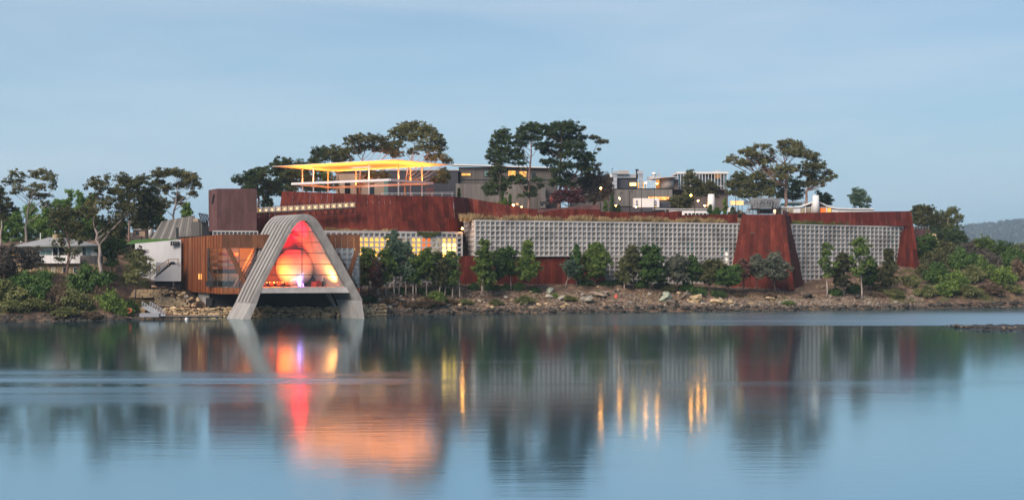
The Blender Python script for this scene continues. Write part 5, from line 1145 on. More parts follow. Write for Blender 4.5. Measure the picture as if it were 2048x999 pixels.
zt(ZR_, 'casuarina_tree', 'grey-brown drooping tree with pale limbs on the right slope', 340, (640, 640), [(640, 420, 55, 44), (690, 440, 45, 50), (620, 470, 45, 44), (680, 510, 50, 50), (630, 540, 50, 40), (710, 500, 30, 40)], L_DULL, BARKP, r0=.25)
zt(ZR_, 'bushy_tree', 'tall green tree on the right slope before the far hills', 346, (820, 620), [(790, 370, 45, 40), (840, 370, 45, 36), (860, 430, 55, 50), (790, 450, 55, 50), (870, 500, 55, 44), (780, 530, 60, 44), (830, 560, 60, 40), (740, 430, 35, 40)], L_GREEN, BARKD, r0=.28)
zt(ZR_, 'bushy_tree', 'second green tree from the right edge below the far hills', 350, (980, 600), [(950, 400, 50, 40), (1000, 410, 50, 40), (1020, 460, 45, 50), (940, 460, 45, 46), (980, 510, 60, 44), (920, 510, 40, 40)], L_DEEP, BARKD, r0=.28)
zt(ZR_, 'bushy_tree', 'olive tree cut by the right edge of the picture', 344, (1080, 640), [(1060, 430, 45, 44), (1100, 440, 50, 44), (1060, 500, 45, 50), (1110, 520, 50, 60), (1060, 570, 50, 40)], L_OLIVE, BARKD, r0=.28)
zt(ZR_, 'bushy_tree', 'mid green tree left of the grey-brown drooping tree', 344, (510, 620), [(460, 480, 50, 40), (520, 490, 45, 50), (560, 440, 36, 40), (480, 540, 55, 40), (550, 550, 40, 40), (560, 380, 36, 30)], L_GUMD, BARKD, r0=.26)
wb2 = thing('sandstone_outcrop', 'pale lit sandstone cutting among the dark trees at the right', 'rock', P(1868, 480, 360))
for k, (x0, x1, y0, y1) in enumerate(((1858, 1874, 466, 480), (1864, 1878, 476, 490), (1874, 1884, 498, 510), (1878, 1890, 502, 514))):
    prism('block', [P(x0, y1, 359 - k), P(x1, y1, 359 - k), P(x1 - 2, y0 + 2, 360 - k), P(x0 + 2, y0, 360 - k)], (0, 3, 0), STONE, wb2)

# ------------------------------------------------------------------ left bank trees
zt(Z1, 'gum_tree', 'tall pale-trunked gum with separate tufts at the far left', 300, (155, 490), [(115, 88, 40, 20), (70, 140, 36, 22), (200, 84, 44, 26), (265, 95, 45, 28), (305, 125, 28, 24), (150, 178, 36, 18), (225, 165, 40, 24), (312, 160, 26, 16), (190, 215, 40, 20), (245, 215, 34, 22), (270, 262, 32, 18), (130, 130, 28, 16), (90, 190, 26, 14)], L_GUM, BARKP, r0=.34, path=[(152, 400), (158, 320), (175, 240), (200, 160)], dens=4.6)
zt(Z1, 'gum_tree', 'dark gum tree cut by the left edge of the picture', 296, (2, 500), [(12, 205, 26, 34), (38, 262, 32, 26), (62, 288, 32, 22), (8, 300, 30, 26), (-22, 250, 30, 50), (20, 340, 30, 24)], L_GUMD, BARKP, r0=.3)
for i, (x, D, top, base, w_, lb) in enumerate(((8, 322, 436, 492, 34, 'leftmost bright poplar beside the dark edge gum'), (33, 330, 425, 492, 34, 'bright poplar left of the pale-trunked gum'), (62, 336, 412, 492, 34, 'bright poplar right behind the pale-trunked gum'), (88, 325, 420, 490, 34, 'bright poplar above the house roof left half'), (112, 332, 404, 488, 32, 'tall bright poplar above the house chimney'), (136, 338, 384, 484, 30, 'tallest bright poplar behind the reddish-limbed gum'), (160, 334, 386, 482, 30, 'bright poplar behind the big foreground gum'), (183, 342, 392, 480, 30, 'bright poplar furthest right of the row'))):
    ytree('poplar_tree', lb, 'tree', x, D, top - 6, base, w_ + 10, 'poplar', L_POP, BARKD, 70 + i, dens=6, rc=.6, size=.2, per=44, group='poplars behind the house')
zt(Z1, 'gum_tree', 'big foreground gum with a long pale trunk on the left bank', 256, (600, 790), [(560, 150, 50, 32), (620, 160, 50, 30), (662, 212, 48, 34), (580, 225, 45, 30), (640, 270, 56, 30), (700, 290, 56, 34), (742, 330, 46, 30), (560, 320, 50, 32), (600, 370, 50, 32), (660, 390, 50, 28), (520, 270, 36, 28), (640, 440, 50, 30), (700, 370, 40, 26), (770, 290, 30, 20)], L_GUM, BARKP, r0=.42, path=[(592, 640), (580, 500), (558, 400), (556, 280), (575, 190)], per=34, dens=4.6)
zt(Z1, 'gum_tree', 'reddish-limbed gum in front of the house', 257, (398, 745), [(360, 320, 56, 36), (420, 310, 56, 30), (470, 330, 46, 32), (340, 370, 42, 36), (400, 390, 50, 34), (460, 400, 50, 32), (380, 450, 50, 28), (470, 470, 44, 30), (350, 490, 36, 24), (440, 560, 40, 24), (360, 590, 26, 20)], L_GUMD, BARKR, r0=.36, path=[(396, 620), (410, 500), (385, 400), (370, 330)], per=34, dens=4.4)
zt(Z1, 'tea_tree', 'grey-brown twiggy tree in front of the left end of the house', 252, (100, 725), [(30, 560, 50, 34), (100, 555, 55, 34), (180, 560, 48, 34), (60, 620, 55, 34), (140, 620, 48, 30), (30, 660, 40, 26), (210, 590, 30, 24)], L_DULL, BARKD, r0=.22)
zt(Z1, 'bushy_tree', 'dark green tree right of the long pale trunk', 264, (655, 695), [(650, 500, 48, 36), (692, 530, 42, 34), (640, 570, 38, 30), (615, 530, 36, 36), (705, 492, 36, 22), (660, 610, 30, 24)], L_DEEP, BARKD, r0=.22)
zt(Z1, 'gum_tree', 'dark gum with bare trunk above the lawn', 298, (760, 480), [(760, 140, 40, 30), (800, 150, 50, 34), (722, 118, 38, 22), (835, 118, 32, 24), (770, 220, 60, 34), (820, 280, 46, 36), (745, 262, 40, 26), (705, 190, 40, 26), (640, 105, 16, 14), (830, 210, 40, 30)], L_GUMD, BARKR, r0=.3)
zt(Z1, 'bushy_tree', 'dense dark tree above the lawn left of the slatted wall', 302, (865, 470), [(880, 200, 46, 40), (870, 270, 56, 42), (900, 325, 46, 36), (845, 335, 40, 36), (860, 390, 50, 26), (920, 260, 30, 36)], L_GUMD, BARKD, r0=.3)
zt(ZP, 'gum_tree', 'wide-crowned gum with white limbs behind the slatted wall', 312, (348, 462), [(322, 350, 18, 8), (344, 347, 17, 8), (366, 350, 15, 8), (384, 361, 14, 9), (393, 373, 9, 8), (314, 367, 11, 9), (333, 382, 13, 10), (358, 370, 17, 8), (380, 388, 9, 6), (330, 410, 11, 10), (352, 400, 10, 10)], L_GUM, BARKP, r0=.34, path=[(347, 432), (352, 400), (356, 370)])
zt(Z1, 'olive_tree', 'light olive shrub tree on the sandstone bank left of the stair', 257, (795, 800), [(790, 570, 46, 34), (850, 590, 46, 34), (770, 640, 46, 38), (840, 660, 46, 34), (800, 700, 46, 32), (880, 640, 34, 32), (760, 690, 30, 28)], L_OLIVE, BARKD, r0=.16, dens=4)
zt(Z1, 'bushy_tree', 'low plum-grey tree by the concrete retaining wall', 270, (780, 620), [(760, 545, 40, 24), (810, 545, 36, 22), (785, 570, 40, 22)], L_DULL, BARKD, r0=.14)
for i, (x, D, wp, hp, lf, lb) in enumerate((
    (10, 246, 70, 40, L_OLIVE, 'olive bush in the bottom left corner of the bank'), (40, 250, 70, 44, L_DEEP, 'dark bush below the grey-brown twiggy tree'), (78, 249, 70, 58, L_DEEP, 'largest dark green bush below the house door'), (30, 244, 60, 26, L_OLIVE, 'yellow-green low bush at the far left waterline'), (72, 246, 64, 26, L_OLIVE, 'yellow-green low bush below the largest dark bush'), (112, 248, 40, 36, L_BROWN, 'brown dry bush between two dark green bushes'), (148, 249, 66, 40, L_OLIVE, 'pale olive bush below the reddish-limbed gum'), (176, 255, 66, 48, L_DEEP, 'dark green bush left of the long pale trunk'), (205, 254, 30, 28, L_BROWN, 'brown scrub at the foot of the long pale trunk'), (222, 251, 52, 40, L_GREEN, 'green bush right of the long pale trunk'), (246, 251, 40, 24, L_GREEN, 'yellow-green low bush near the orange float'), (262, 254, 32, 26, L_DEEP, 'dark bush under the light olive shrub tree'), (212, 262, 36, 22, L_DEEP, 'bush half hidden behind the long pale trunk'), (128, 245, 56, 18, L_OLIVE, 'flat olive bush near the water below the pale olive bush'), (188, 246, 44, 16, L_BROWN, 'low brown scrub near the water left of the float'), (0, 255, 60, 44, L_BROWN, 'brown bush at the left edge beside the house'))):
    shrub('bush', lb, x, D, wp * 1.2, hp * 1.2, lf, group='bushes on the left bank')

for i, (x, D, top, base, w_, lf, lb) in enumerate(((215, 312, 448, 484, 44, L_DEEP, 'dark hedge tree above the lawn left end'), (240, 316, 440, 482, 40, L_GREEN, 'green hedge tree left of the dark lawn gum'), (188, 318, 440, 486, 44, L_GREEN, 'green hedge tree behind the reddish-limbed gum'), (283, 322, 420, 474, 40, L_GUMD, 'dull hedge tree behind the small tan building'), (316, 326, 404, 468, 40, L_DEEP, 'dark hedge tree behind the white pillar tank'), (150, 306, 444, 488, 44, L_DEEP, 'dark hedge tree behind the right end of the house'), (372, 328, 405, 455, 26, L_POP, 'bright green tree behind the wide-crowned gum'))):
    ytree('hedge_tree', lb, 'tree', x, D, top, base, w_ * 1.2, 'oval', lf, BARKD, 300 + i, group='hedge trees above the lawn')
# ------------------------------------------------------------------ trees along the museum shore
row = [ # px, D, top, base, width, kind, leaf, bark, label
 (738, 272, 500, 588, 36, 'oval', L_GREEN, BARKD, 'first shore tree right of the arch, rounded and green'),
 (753, 270.5, 522, 590, 22, 'oval', L_RED, BARKD, 'thin reddish shore tree near the arch'),
 (772, 273, 504, 584, 38, 'oval', L_GREEN, BARKP, 'green shore tree right of the reddish one'),
 (791, 277, 468, 574, 38, 'oval', L_BLUEG, BARKP, 'tall grey-green tree before the lit windows'),
 (812, 275.5, 486, 584, 32, 'oval', L_BLUEG, BARKP, 'second grey-green tree, just right of the tall one'),
 (832, 276, 516, 582, 32, 'oval', L_GREEN, BARKP, 'slim-trunked green tree below the yellow windows'),
 (853, 277.5, 503, 587, 40, 'round', L_GREEN, BARKP, 'green tree left of the brightest windows'),
 (879, 278, 507, 588, 36, 'oval', L_GUMD, BARKP, 'brownish green tree below the brightest windows'),
 (905, 279, 506, 590, 34, 'oval', L_GREEN, BARKP, 'green tree at the right end of the lit windows'),
 (964, 280, 484, 582, 48, 'cone', L_GREEN, BARKP, 'large cone-shaped tree before the blank waffle wall corner'),
 (996, 286, 500, 574, 38, 'oval', L_DEEP, BARKD, 'deep green tree right of the large cone-shaped tree'),
 (1022, 287, 497, 572, 26, 'round', L_DEEP, BARKP, 'small-crowned tree with pale stem between two full trees'),
 (1051, 287, 483, 572, 44, 'cone', L_GREEN, BARKD, 'second large cone-shaped tree in the middle of the red wall'),
 (1131, 293, 521, 568, 44, 'gum', L_BLUEG, BARKP, 'low leaning blue-green gum in front of the red wall'),
 (1153, 294, 490, 569, 32, 'cone', L_DEEP, BARKD, 'narrow dark tree right of the blue-green gum'),
 (1190, 296, 494, 570, 46, 'oval', L_GREEN, BARKD, 'full round tree at the right end of the red wall'),
 (1249, 297, 518, 576, 26, 'oval', L_OLIVE, BARKP, 'light olive tree with pale stem before the waffle wall'),
 (1267, 298, 497, 572, 34, 'round', L_GUMD, BARKD, 'grey-green tree behind the light olive one'),
 (1301, 298, 499, 578, 52, 'oval', L_DEEP, BARKD, 'densest deep green tree left of the lichen boulder'),
 (1355, 300, 521, 576, 46, 'round', L_GREY, BARKD, 'grey drooping round tree right of the lichen boulder'),
 (1385, 301, 513, 574, 32, 'oval', L_DEEP, BARKD, 'upright dark tree right of the grey drooping one'),
 (1420, 301, 526, 580, 44, 'round', L_GUMD, BARKD, 'wide low olive tree under the waffle wall'),
 (1456, 301, 538, 582, 52, 'round', L_DEEP, BARKD, 'low dark tree touching the foot of the rust-red tower'),
 (1487, 303, 522, 572, 26, 'round', L_RED, BARKD, 'faint reddish tree before the left edge of the tower'),
 (1513, 304, 513, 572, 36, 'round', L_GREY, BARKD, 'grey-brown round tree before the rust-red tower'),
 (1550, 304.5, 514, 576, 46, 'round', L_GREY, BARKD, 'larger grey-blue round tree before the rust-red tower'),
 (1654, 306, 485, 587, 38, 'gum', L_GREEN, BARKP, 'straight young gum right of the rust-red tower'),
 (1688, 308, 510, 588, 34, 'oval', L_GUMD, BARKD, 'dark bushy tree between the two young gums'),
 (1724, 306, 479, 590, 52, 'gum', L_GREEN, BARKP, 'airy young gum with white stem before the right waffle wall'),
 (1738, 316, 528, 580, 34, 'oval', L_DEEP, BARKD, 'dark tree behind the airy young gum'),
 (1778, 313, 500, 582, 42, 'cone', L_GUMD, BARKD, 'dark olive tree near the right end of the museum')]
for i, (px, D, top, base, w_, kd, lf, bk, lb) in enumerate(row):
    ytree('shore_tree', lb, 'tree', px, D, top - 3, base, w_ * (1.25 if kd == 'gum' else 1.5), kd, lf, bk, 100 + i, group='trees along the museum shore', lean=(.35 if 'leaning' in lb else RNG.normal() * .03), stems=(3 if px < 920 and kd == 'oval' and i % 2 == 0 else 1), dens=(5 if kd == 'gum' else 7.5))
for i, (x, D, wp, hp, lf, lb) in enumerate((
    (850, 274, 70, 22, L_BROWN, 'reddish-brown bush on the bank below the lit windows'), (868, 275.5, 56, 30, L_GREEN, 'green bush on the bank below the brightest windows'), (820, 272.5, 40, 16, L_BROWN, 'low brown bush nearest the arch on the bank'), (905, 278, 34, 14, L_BROWN, 'brown bush at the end of the lit windows near the water'), (990, 280, 30, 14, L_OLIVE, 'yellowish bush by the water under the cone-shaped tree'), (1046, 282, 46, 18, L_OLIVE, 'olive bush on the bank below the second cone-shaped tree'), (1136, 286, 40, 16, L_OLIVE, 'bright olive bush beside the pale slab rocks'), (1110, 287, 20, 12, L_GREEN, 'small green bush left of the bright olive bush'), (930, 279, 40, 13, L_DRYB if False else L_OLIVE, 'olive bush by the water under the waffle wall corner'),
    (740, 271, 40, 18, L_DEEP, 'dark bush at the feet of the first shore trees'), (700 + 72, 271, 34, 14, L_BROWN, 'dry bush beneath the tall grey-green tree'), (1440, 299, 40, 18, L_DEEP, 'dark bush under the low tree by the tower'), (1400, 299, 44, 20, L_DEEP, 'dark undergrowth left of the tower trees'), (1340, 299, 34, 18, L_GUMD, 'grey undergrowth behind the lichen boulder'), (1235, 300, 30, 18, L_DEEP, 'undergrowth at the start of the tall waffle wall'), (1475, 301, 26, 14, L_BROWN, 'brown scrub at the left foot of the tower'), (1540, 302, 30, 14, L_BROWN, 'brown scrub under the grey-blue tree'), (1575, 296.5, 34, 10, L_GREEN, 'low green patch bush by the water below the tower'),
    (946, 285, 30, 16, L_DEEP, 'dark undergrowth left of the large cone-shaped tree'), (981, 286, 30, 18, L_DEEP, 'dark undergrowth right of the large cone-shaped tree'), (1012, 287.5, 28, 14, L_GREEN, 'undergrowth under the small-crowned tree'), (1036, 288, 30, 18, L_DEEP, 'undergrowth left of the second cone-shaped tree'), (1070, 288.5, 28, 14, L_DEEP, 'undergrowth right of the second cone-shaped tree'), (1170, 296, 34, 18, L_DEEP, 'undergrowth left of the full round tree'), (1212, 298, 30, 16, L_DEEP, 'undergrowth right of the full round tree'), (1283, 300, 40, 20, L_DEEP, 'undergrowth left of the densest green tree'), (1322, 301, 32, 18, L_GUMD, 'undergrowth right of the densest green tree'), (1370, 301, 34, 22, L_DEEP, 'undergrowth between grey drooping tree and upright dark tree'), (800, 277, 40, 16, L_DEEP, 'undergrowth below the two grey-green trees'), (842, 279, 40, 14, L_DEEP, 'undergrowth below the yellow windows'), (892, 281, 36, 14, L_DEEP, 'undergrowth below the brightest windows'), (1672, 309, 34, 20, L_DEEP, 'undergrowth right of the straight young gum'), (1706, 312, 34, 22, L_DEEP, 'undergrowth left of the airy young gum'), (1765, 315, 40, 24, L_GUMD, 'undergrowth beside the dark olive tree'),
    (1790, 310, 44, 26, L_OLIVE, 'bright olive bush below the dark olive tree'), (1826, 322, 44, 30, L_OLIVE, 'yellow-green bush at the foot of the end buttress'), (1755, 310, 34, 16, L_BROWN, 'brown scrub right of the airy young gum'))):
    shrub('bush', lb, x, D, wp, hp, lf, group='bushes on the museum bank')
for i, (x, D, wp, hp, lf, lb) in enumerate((
    (1870, 322, 60, 44, L_DEEP, 'dark bush low on the right slope nearest the museum'), (1850, 312, 50, 26, L_OLIVE, 'olive bush at the water right of the museum'), (1890, 313, 60, 30, L_GREEN, 'green bush by the water below the drooping tree'), (1912, 318, 56, 40, L_GREEN, 'green bush in the middle of the right slope'), (1940, 322, 56, 36, L_OLIVE, 'straw-olive bush right of the middle green bush'), (1930, 314, 60, 24, L_OLIVE, 'low olive bush at the waterline of the right slope'), (1965, 326, 56, 40, L_GREEN, 'bright green bush under the tall green tree'), (1985, 318, 50, 30, L_BROWN, 'brown bush near the water before the last trees'), (2010, 324, 64, 44, L_GREEN, 'big green bush towards the right edge'), (2036, 330, 60, 44, L_BROWN, 'reddish-brown bush on the right edge'), (2030, 322, 50, 22, L_OLIVE, 'low olive bush by the water at the right edge'), (1925, 334, 60, 44, L_DEEP, 'dark bush under the grey-brown drooping tree'), (1895, 338, 60, 50, L_GUMD, 'olive bush high on the right slope'), (1975, 338, 60, 44, L_DULL, 'dull brown bush between two green slope trees'), (2020, 340, 60, 44, L_DEEP, 'dark bush behind the big green bush'), (1950, 345, 70, 50, L_DULL, 'grey-brown bush behind the tall green slope tree'), (1850, 330, 40, 36, L_GUMD, 'olive bush beside the end buttress'))):
    shrub('bush', lb, x, D, wp, hp, lf, group='bushes on the right slope')
for x, D, wp, hp, lf, lb in ((835, 290, 20, 9, L_GREEN, 'small round bush on the ledge above the lit windows'), (868, 292, 34, 12, L_OLIVE, 'wide bush on the ledge above the red lit windows'), (898, 294, 30, 13, L_OLIVE, 'bush on the ledge above the brightest windows')):
    shrub('bush', lb, x, D, wp, hp, lf, z=18.0, group='bushes on the ledge')
tr0 = thing('trailing_plant', 'green plant hanging over the coping above the lit windows', 'plant', P(855, 466, 286.5))
u_ = RNG.random(260); px_ = 835 + u_ * 46; py_ = 464 + RNG.random(260) ** 1.6 * 11 * np.sin(np.pi * u_); Dp = 285.1 + (px_ - 835) / 46 * 2.5 - .6
o = obj('foliage', leaf_mesh('foliage', np.stack([(px_ - 1024) / F * Dp, Dp, CH + (HZ - py_) / F * Dp], 1), np.full(260, .22), 14, .12, L_OLIVE), tr0)
# ground cover on the banks
def bank_pts(px0, px1, f0, f1, n, dens=None):
    r = []
    for _ in range(n):
        px = px0 + (px1 - px0) * RNG.random(); pr = prof_at(px); a, b = pr[1][0], pr[4][0]; D = a + (b - a) * (f0 + (f1 - f0) * RNG.random())
        if 300 < px < 735 : continue
        g = G(px, D, 0); hnz = hn(g.x * .25, g.y * .4)
        if hnz < -.05 + .3 * RNG.random(): continue
        r.append((g.x, g.y, land_z(px, D) - .05))
    return r
blades('bank_grass', bank_pts(-60, 300, 0, .9, 16000), .7, .05, L_OLIVE if False else L_GRN, 'rough green grass and weeds covering the left bank', 'grass')
blades('bank_grass', bank_pts(735, 1840, .1, .9, 15000), .42, .05, L_DRY, 'dry straw grass tufts on the bank below the museum', 'grass')
blades('bank_grass', bank_pts(1780, 2120, 0, 1, 16000), .8, .05, L_GRN, 'green and straw grass on the right slope', 'grass')

# ------------------------------------------------------------------ rocks
def rock_mesh(seed, mat, flat=.7, jag=.22):
    r = np.random.default_rng(seed); t = (1 + 5 ** .5) / 2
    v = np.array([(-1, t, 0), (1, t, 0), (-1, -t, 0), (1, -t, 0), (0, -1, t), (0, 1, t), (0, -1, -t), (0, 1, -t), (t, 0, -1), (t, 0, 1), (-t, 0, -1), (-t, 0, 1)], float); v /= np.linalg.norm(v[0])
    f = [(0, 11, 5), (0, 5, 1), (0, 1, 7), (0, 7, 10), (0, 10, 11), (1, 5, 9), (5, 11, 4), (11, 10, 2), (10, 7, 6), (7, 1, 8), (3, 9, 4), (3, 4, 2), (3, 2, 6), (3, 6, 8), (3, 8, 9), (4, 9, 5), (2, 4, 11), (6, 2, 10), (8, 6, 7), (9, 8, 1)]
    V = [tuple(x) for x in v]; mid = {}; F2 = []
    def m(a, b):
        k = (min(a, b), max(a, b))
        if k not in mid:
            q = (np.array(V[a]) + np.array(V[b])) / 2; V.append(tuple(q / np.linalg.norm(q))); mid[k] = len(V) - 1
        return mid[k]
    for a, b, c in f:
        if r.random() < .55:
            x, y, z = m(a, b), m(b, c), m(c, a); F2 += [(a, x, z), (b, y, x), (c, z, y), (x, y, z)]
        else: F2.append((a, b, c))
    # neighbours of split faces keep straight edges, so project the new points only slightly
    V = np.array(V); V = np.sign(V) * np.abs(V) ** .8; V *= (1 + r.normal(size=(len(V), 1)) * jag * .6) * np.array([1, .85, flat])
    V += r.normal(size=V.shape) * .06
    me = bpy.data.meshes.new('rock'); me.from_pydata([tuple(x) for x in V], [], F2); me.materials.append(mat); return me
STOCK = {m.name: [rock_mesh(200 + i, m) for i in range(6)] for m in (ROCKD, ROCKB, ROCKP, ROCKG, STONE)}
def rock(name, label, px, D, wpx, hpx, mat, group=None, z=None, parent=None, sink=.3):
    k = D / F; zz = land_z(px, D) if z is None else z; a, h = wpx * k / 2, hpx * k / 2
    o = bpy.data.objects.new(name, random.choice(STOCK[mat.name])); COL.objects.link(o)
    g = G(px, D, zz + h * (1 - sink)); o.location = g; o.scale = (a, a * random.uniform(.7, 1.1), h * 1.35)
    o.rotation_euler = (random.uniform(-.3, .3), random.uniform(-.3, .3), random.uniform(0, 6.28))
    adopt(o, parent)
    if parent is None: tag(o, label, 'rock', group)
    return o
for px, D, wp, hp, m_, lb in ((1332, 291, 30, 27, ROCKG, 'big pale green lichen boulder on the bank below the waffle wall'), (1172, 286, 28, 16, ROCKP, 'pale slanting slab rock below the end of the red wall'), (1195, 290, 34, 12, ROCKB, 'layered brown ledge rock right of the pale slab'), (1205, 291.5, 24, 9, ROCKB, 'thin layered rock on top of the brown ledge'), (1390, 293, 30, 18, STONE, 'orange-brown sandstone block right of the lichen boulder'), (1372, 294.5, 24, 20, ROCKB, 'brown square rock behind the sandstone block'), (1345, 288.5, 26, 16, ROCKB, 'cracked dark rock under the lichen boulder'), (1432, 293, 26, 14, STONE, 'sandstone rock left of the tower foot'), (1460, 293, 20, 11, STONE, 'tawny rock near the water below the tower left edge'), (1124, 286, 18, 10, ROCKP, 'pale broken rock beside the bright olive bush'), (1098, 286, 16, 9, ROCKP, 'small pale rock under the second cone-shaped tree right side'), (1050, 281.5, 14, 7, ROCKP, 'white flat rock by the water near the olive bush'), (1716, 307, 18, 10, ROCKD, 'dark rounded rock beside the stem of the airy gum'), (1100, 289, 18, 12, ROCKG, 'greyish green rock at the top of the bank by the red wall'), (1540, 300, 20, 8, STONE, 'scattered tan rock on the bank below the tower'), (1615, 305, 22, 9, ROCKD, 'dark stump-like rock right of the tower foot'), (920, 277.5, 12, 8, STONE, 'tan rock at the waterline below the lit windows'), (785, 271.5, 18, 8, ROCKB, 'brown rock beside the stone wall right of the arch'), (800, 274, 22, 6, ROCKP, 'flat pale rock on the dark slope right of the arch')):
    rock('boulder', lb, px, D, wp, hp, m_)
n_ = 0
for i in range(190):                                     # rubble along the waterline
    px = -20 + (2060 + 20) * ((i + random.random()) / 190)
    if 275 < px < 735: continue
    pr = prof_at(px); D = pr[0][0] + random.uniform(-1.2, 1.8); w_ = random.uniform(6, 17)
    rock('shore_rock', 'dark wet rock in the rubble along the far waterline', px, D, w_, w_ * random.uniform(.35, .6), ROCKD, 'rocks along the waterline')
for i in range(150):                                     # stones on the bank
    px = 740 + 1100 * ((i + random.random()) / 150); pr = prof_at(px); f = random.random() ** 1.5; D = pr[1][0] + (pr[3][0] - pr[1][0]) * f; w_ = random.uniform(4, 12) * (1.15 - .5 * f)
    rock('bank_stone', 'brown or tan stone lying on the bank below the museum', px, D, w_, w_ * random.uniform(.4, .8), random.choice([ROCKB, ROCKB, ROCKP, STONE]), 'stones on the bank')
def rubble(name, label, pts, smin, smax, mat):
    V, Fc = [], []
    for x, y, z in pts:
        s = random.uniform(smin, smax); b0 = len(V); rot = random.random() * 6.28; c_, s_ = math.cos(rot), math.sin(rot)
        for a, b, c in ((1, 0, 0), (-1, 0, 0), (0, 1, 0), (0, -1, 0), (0, 0, 1), (0, 0, -1), (.6, .6, .5), (-.6, .5, .5)):
            a, b, c = (q * random.uniform(.7, 1.3) for q in (a, b, c)); V.append((x + s * (a * c_ - b * s_), y + s * (a * s_ + b * c_), z + s * c * .6))
        Fc += [tuple(b0 + k for k in f) for f in ((0, 6, 4), (6, 2, 4), (2, 7, 4), (7, 1, 4), (1, 3, 4), (3, 0, 4), (0, 2, 6), (2, 1, 7), (0, 3, 5), (3, 1, 5), (1, 2, 5), (2, 0, 5))]
    return tag(mesh(name, V, Fc, mat), label, 'gravel', kind='stuff')
def band_pts(n, f0, f1, off=0.0, x0=-60, x1=2110, skip=True):
    r = []
    while len(r) < n:
        px = random.uniform(x0, x1)
        if skip and 280 < px < 735: continue
        pr = prof_at(px); D = pr[0][0] - .8 + random.uniform(f0, f1) + off; g = G(px, D, 0); r.append((g.x, g.y, land_z(px, D)))
    return r
rubble('shingle', 'dark wet shingle along the foot of the bank', band_pts(4200, -.6, 3.2), .12, .5, ROCKD)
rubble('bank_rubble', 'loose brown rubble scattered over the bank', band_pts(5200, 2.0, 12, x0=735, x1=1850), .07, .42, ROCKB)
rubble('pale_rubble', 'loose pale stone chips on the bank', band_pts(800, 2.4, 10, x0=735, x1=1850), .06, .25, ROCKP)
# low spit at the right, nearer the camera
spt = thing('rock_spit', 'low dark rocky spit reaching in from the right edge', 'rock', G(1990, 212, 0)); V = []; Fc = []
XS = np.linspace(1885, 2300, 60)
for i, px in enumerate(XS):
    w_ = min(1, i / 14) ** .8
    for k, f in enumerate((0, .2, .45, .7, 1)):
        D = 224 - 14 * f * w_ - 3 * (px - 1885) / 415; h = (-.35, .35, .75, .3, -.35)[k] * (w_ if 0 < k < 4 else 1)
        g = G(px, D, h + (.22 * hn(px * .23, f * 9) if 0 < k < 4 else 0)); V.append(g)
for i in range(59):
    for k in range(4): Fc.append((i * 5 + k, (i + 1) * 5 + k, (i + 1) * 5 + k + 1, i * 5 + k + 1))
mesh('mud_bank', V, Fc, ROCKD, spt, smooth=True)
for i in range(110):
    px = random.uniform(1893, 2080); f = random.uniform(.1, .95); D = 224 - 14 * f * min(1, (px - 1885) / 100) - 2; w_ = random.uniform(3, 9)
    rock('rock', None, px, D, w_, w_ * .5, random.choice([ROCKD, ROCKD, ROCKB]), z=.25, parent=spt)
for i in range(22):
    px = random.uniform(1775, 1895); rock('outlying_rock', None, px, 216 + random.uniform(-1, 1), random.uniform(3, 8), 1.8, ROCKD, z=-.05, parent=spt)

# ------------------------------------------------------------------ sandstone walls round the gallery
def drywall(name, label, x0, x1, D0, D1, zb, zt_, rows, n, mat, th=.7, jit=.3, slope=0.0):
    root = thing(name, label, 'wall', G((x0 + x1) / 2, (D0 + D1) / 2, zb)); a, b = G(x0, D0, 0), G(x1, D1, 0); rz = math.atan2(b.y - a.y, b.x - a.x); L_ = (b - a).length
    for r in range(rows):
        t_ = random.random() * .5; h = (zt_ - zb) / rows
        i = 0.0
        while i < n:
            w_ = random.uniform(.6, 1.5); t0 = min(1, (i + t_) / n); i += w_
            if t0 >= 1: break
            c = a.lerp(b, min(1, t0)) + Vector((0, random.uniform(-jit, jit) * .3 + slope * r, zb + (r + .5) * h + random.uniform(-.06, .06) * jit))
            if jit < .15: bx('stone', c, (L_ / n * w_ * .97, th, h * .95), mat, root, rz)
            else:
                o = bpy.data.objects.new('stone', random.choice(STOCK['sandstone'])); COL.objects.link(o); o.location = c
                q_ = random.uniform(.75, 1.35); o.scale = (L_ / n * w_ * .58 * q_, th * .6, h * .66 * q_); c.z += random.uniform(-.25, .25) * h; o.location = c; o.rotation_euler = (random.uniform(-.4, .4), random.uniform(-.4, .4), rz + random.uniform(-.5, .5)); adopt(o, root)
    bx('core', (a + b) / 2 + Vector((0, th * .7 + slope * rows * .6, (zb + zt_) / 2 - .15)), (L_, th * .8, zt_ - zb - .2), ROCKD, root, rz)
    return root
drywall('stone_wall', 'rough sandstone wall under the dark undercroft between the arch legs', 497, 706, 261.5, 259.5, -.4, 2.1, 4, 27, STONE, .8, .3, .12)
drywall('stone_wall', 'rubble sandstone wall behind the jetty left of the arch', 328, 470, 257.6, 259.6, -.1, 2.0, 4, 19, STONE, .8, .3, .12)
drywall('stone_wall', 'neatly coursed sandstone terrace wall above the jetty', 312, 376, 262.5, 263.4, 2.0, 4.1, 5, 8, STONEW, .6, .05)
drywall('stone_wall', 'block of cut orange sandstone at the top of the gangway', 267, 292, 254.5, 255, .4, 2.2, 3, 4, STONE, 1.2, .08)
drywall('stone_wall', 'long low sandstone ledges stepping down the left bank', 262, 330, 263, 264.4, 3.9, 5.6, 4, 10, STONEW, .9, .1, .7)
drywall('stone_wall', 'loose sandstone blocks beside the right foot of the arch', 716, 772, 261.6, 266.5, -.1, 2.6, 4, 9, STONE, .9, .32, .3)
drywall('stone_wall', 'pale fallen sandstone at the foot of the lit window trees', 852, 930, 281.5, 285.4, 5.2, 6.3, 2, 11, ROCKP if False else STONE, .7, .3)
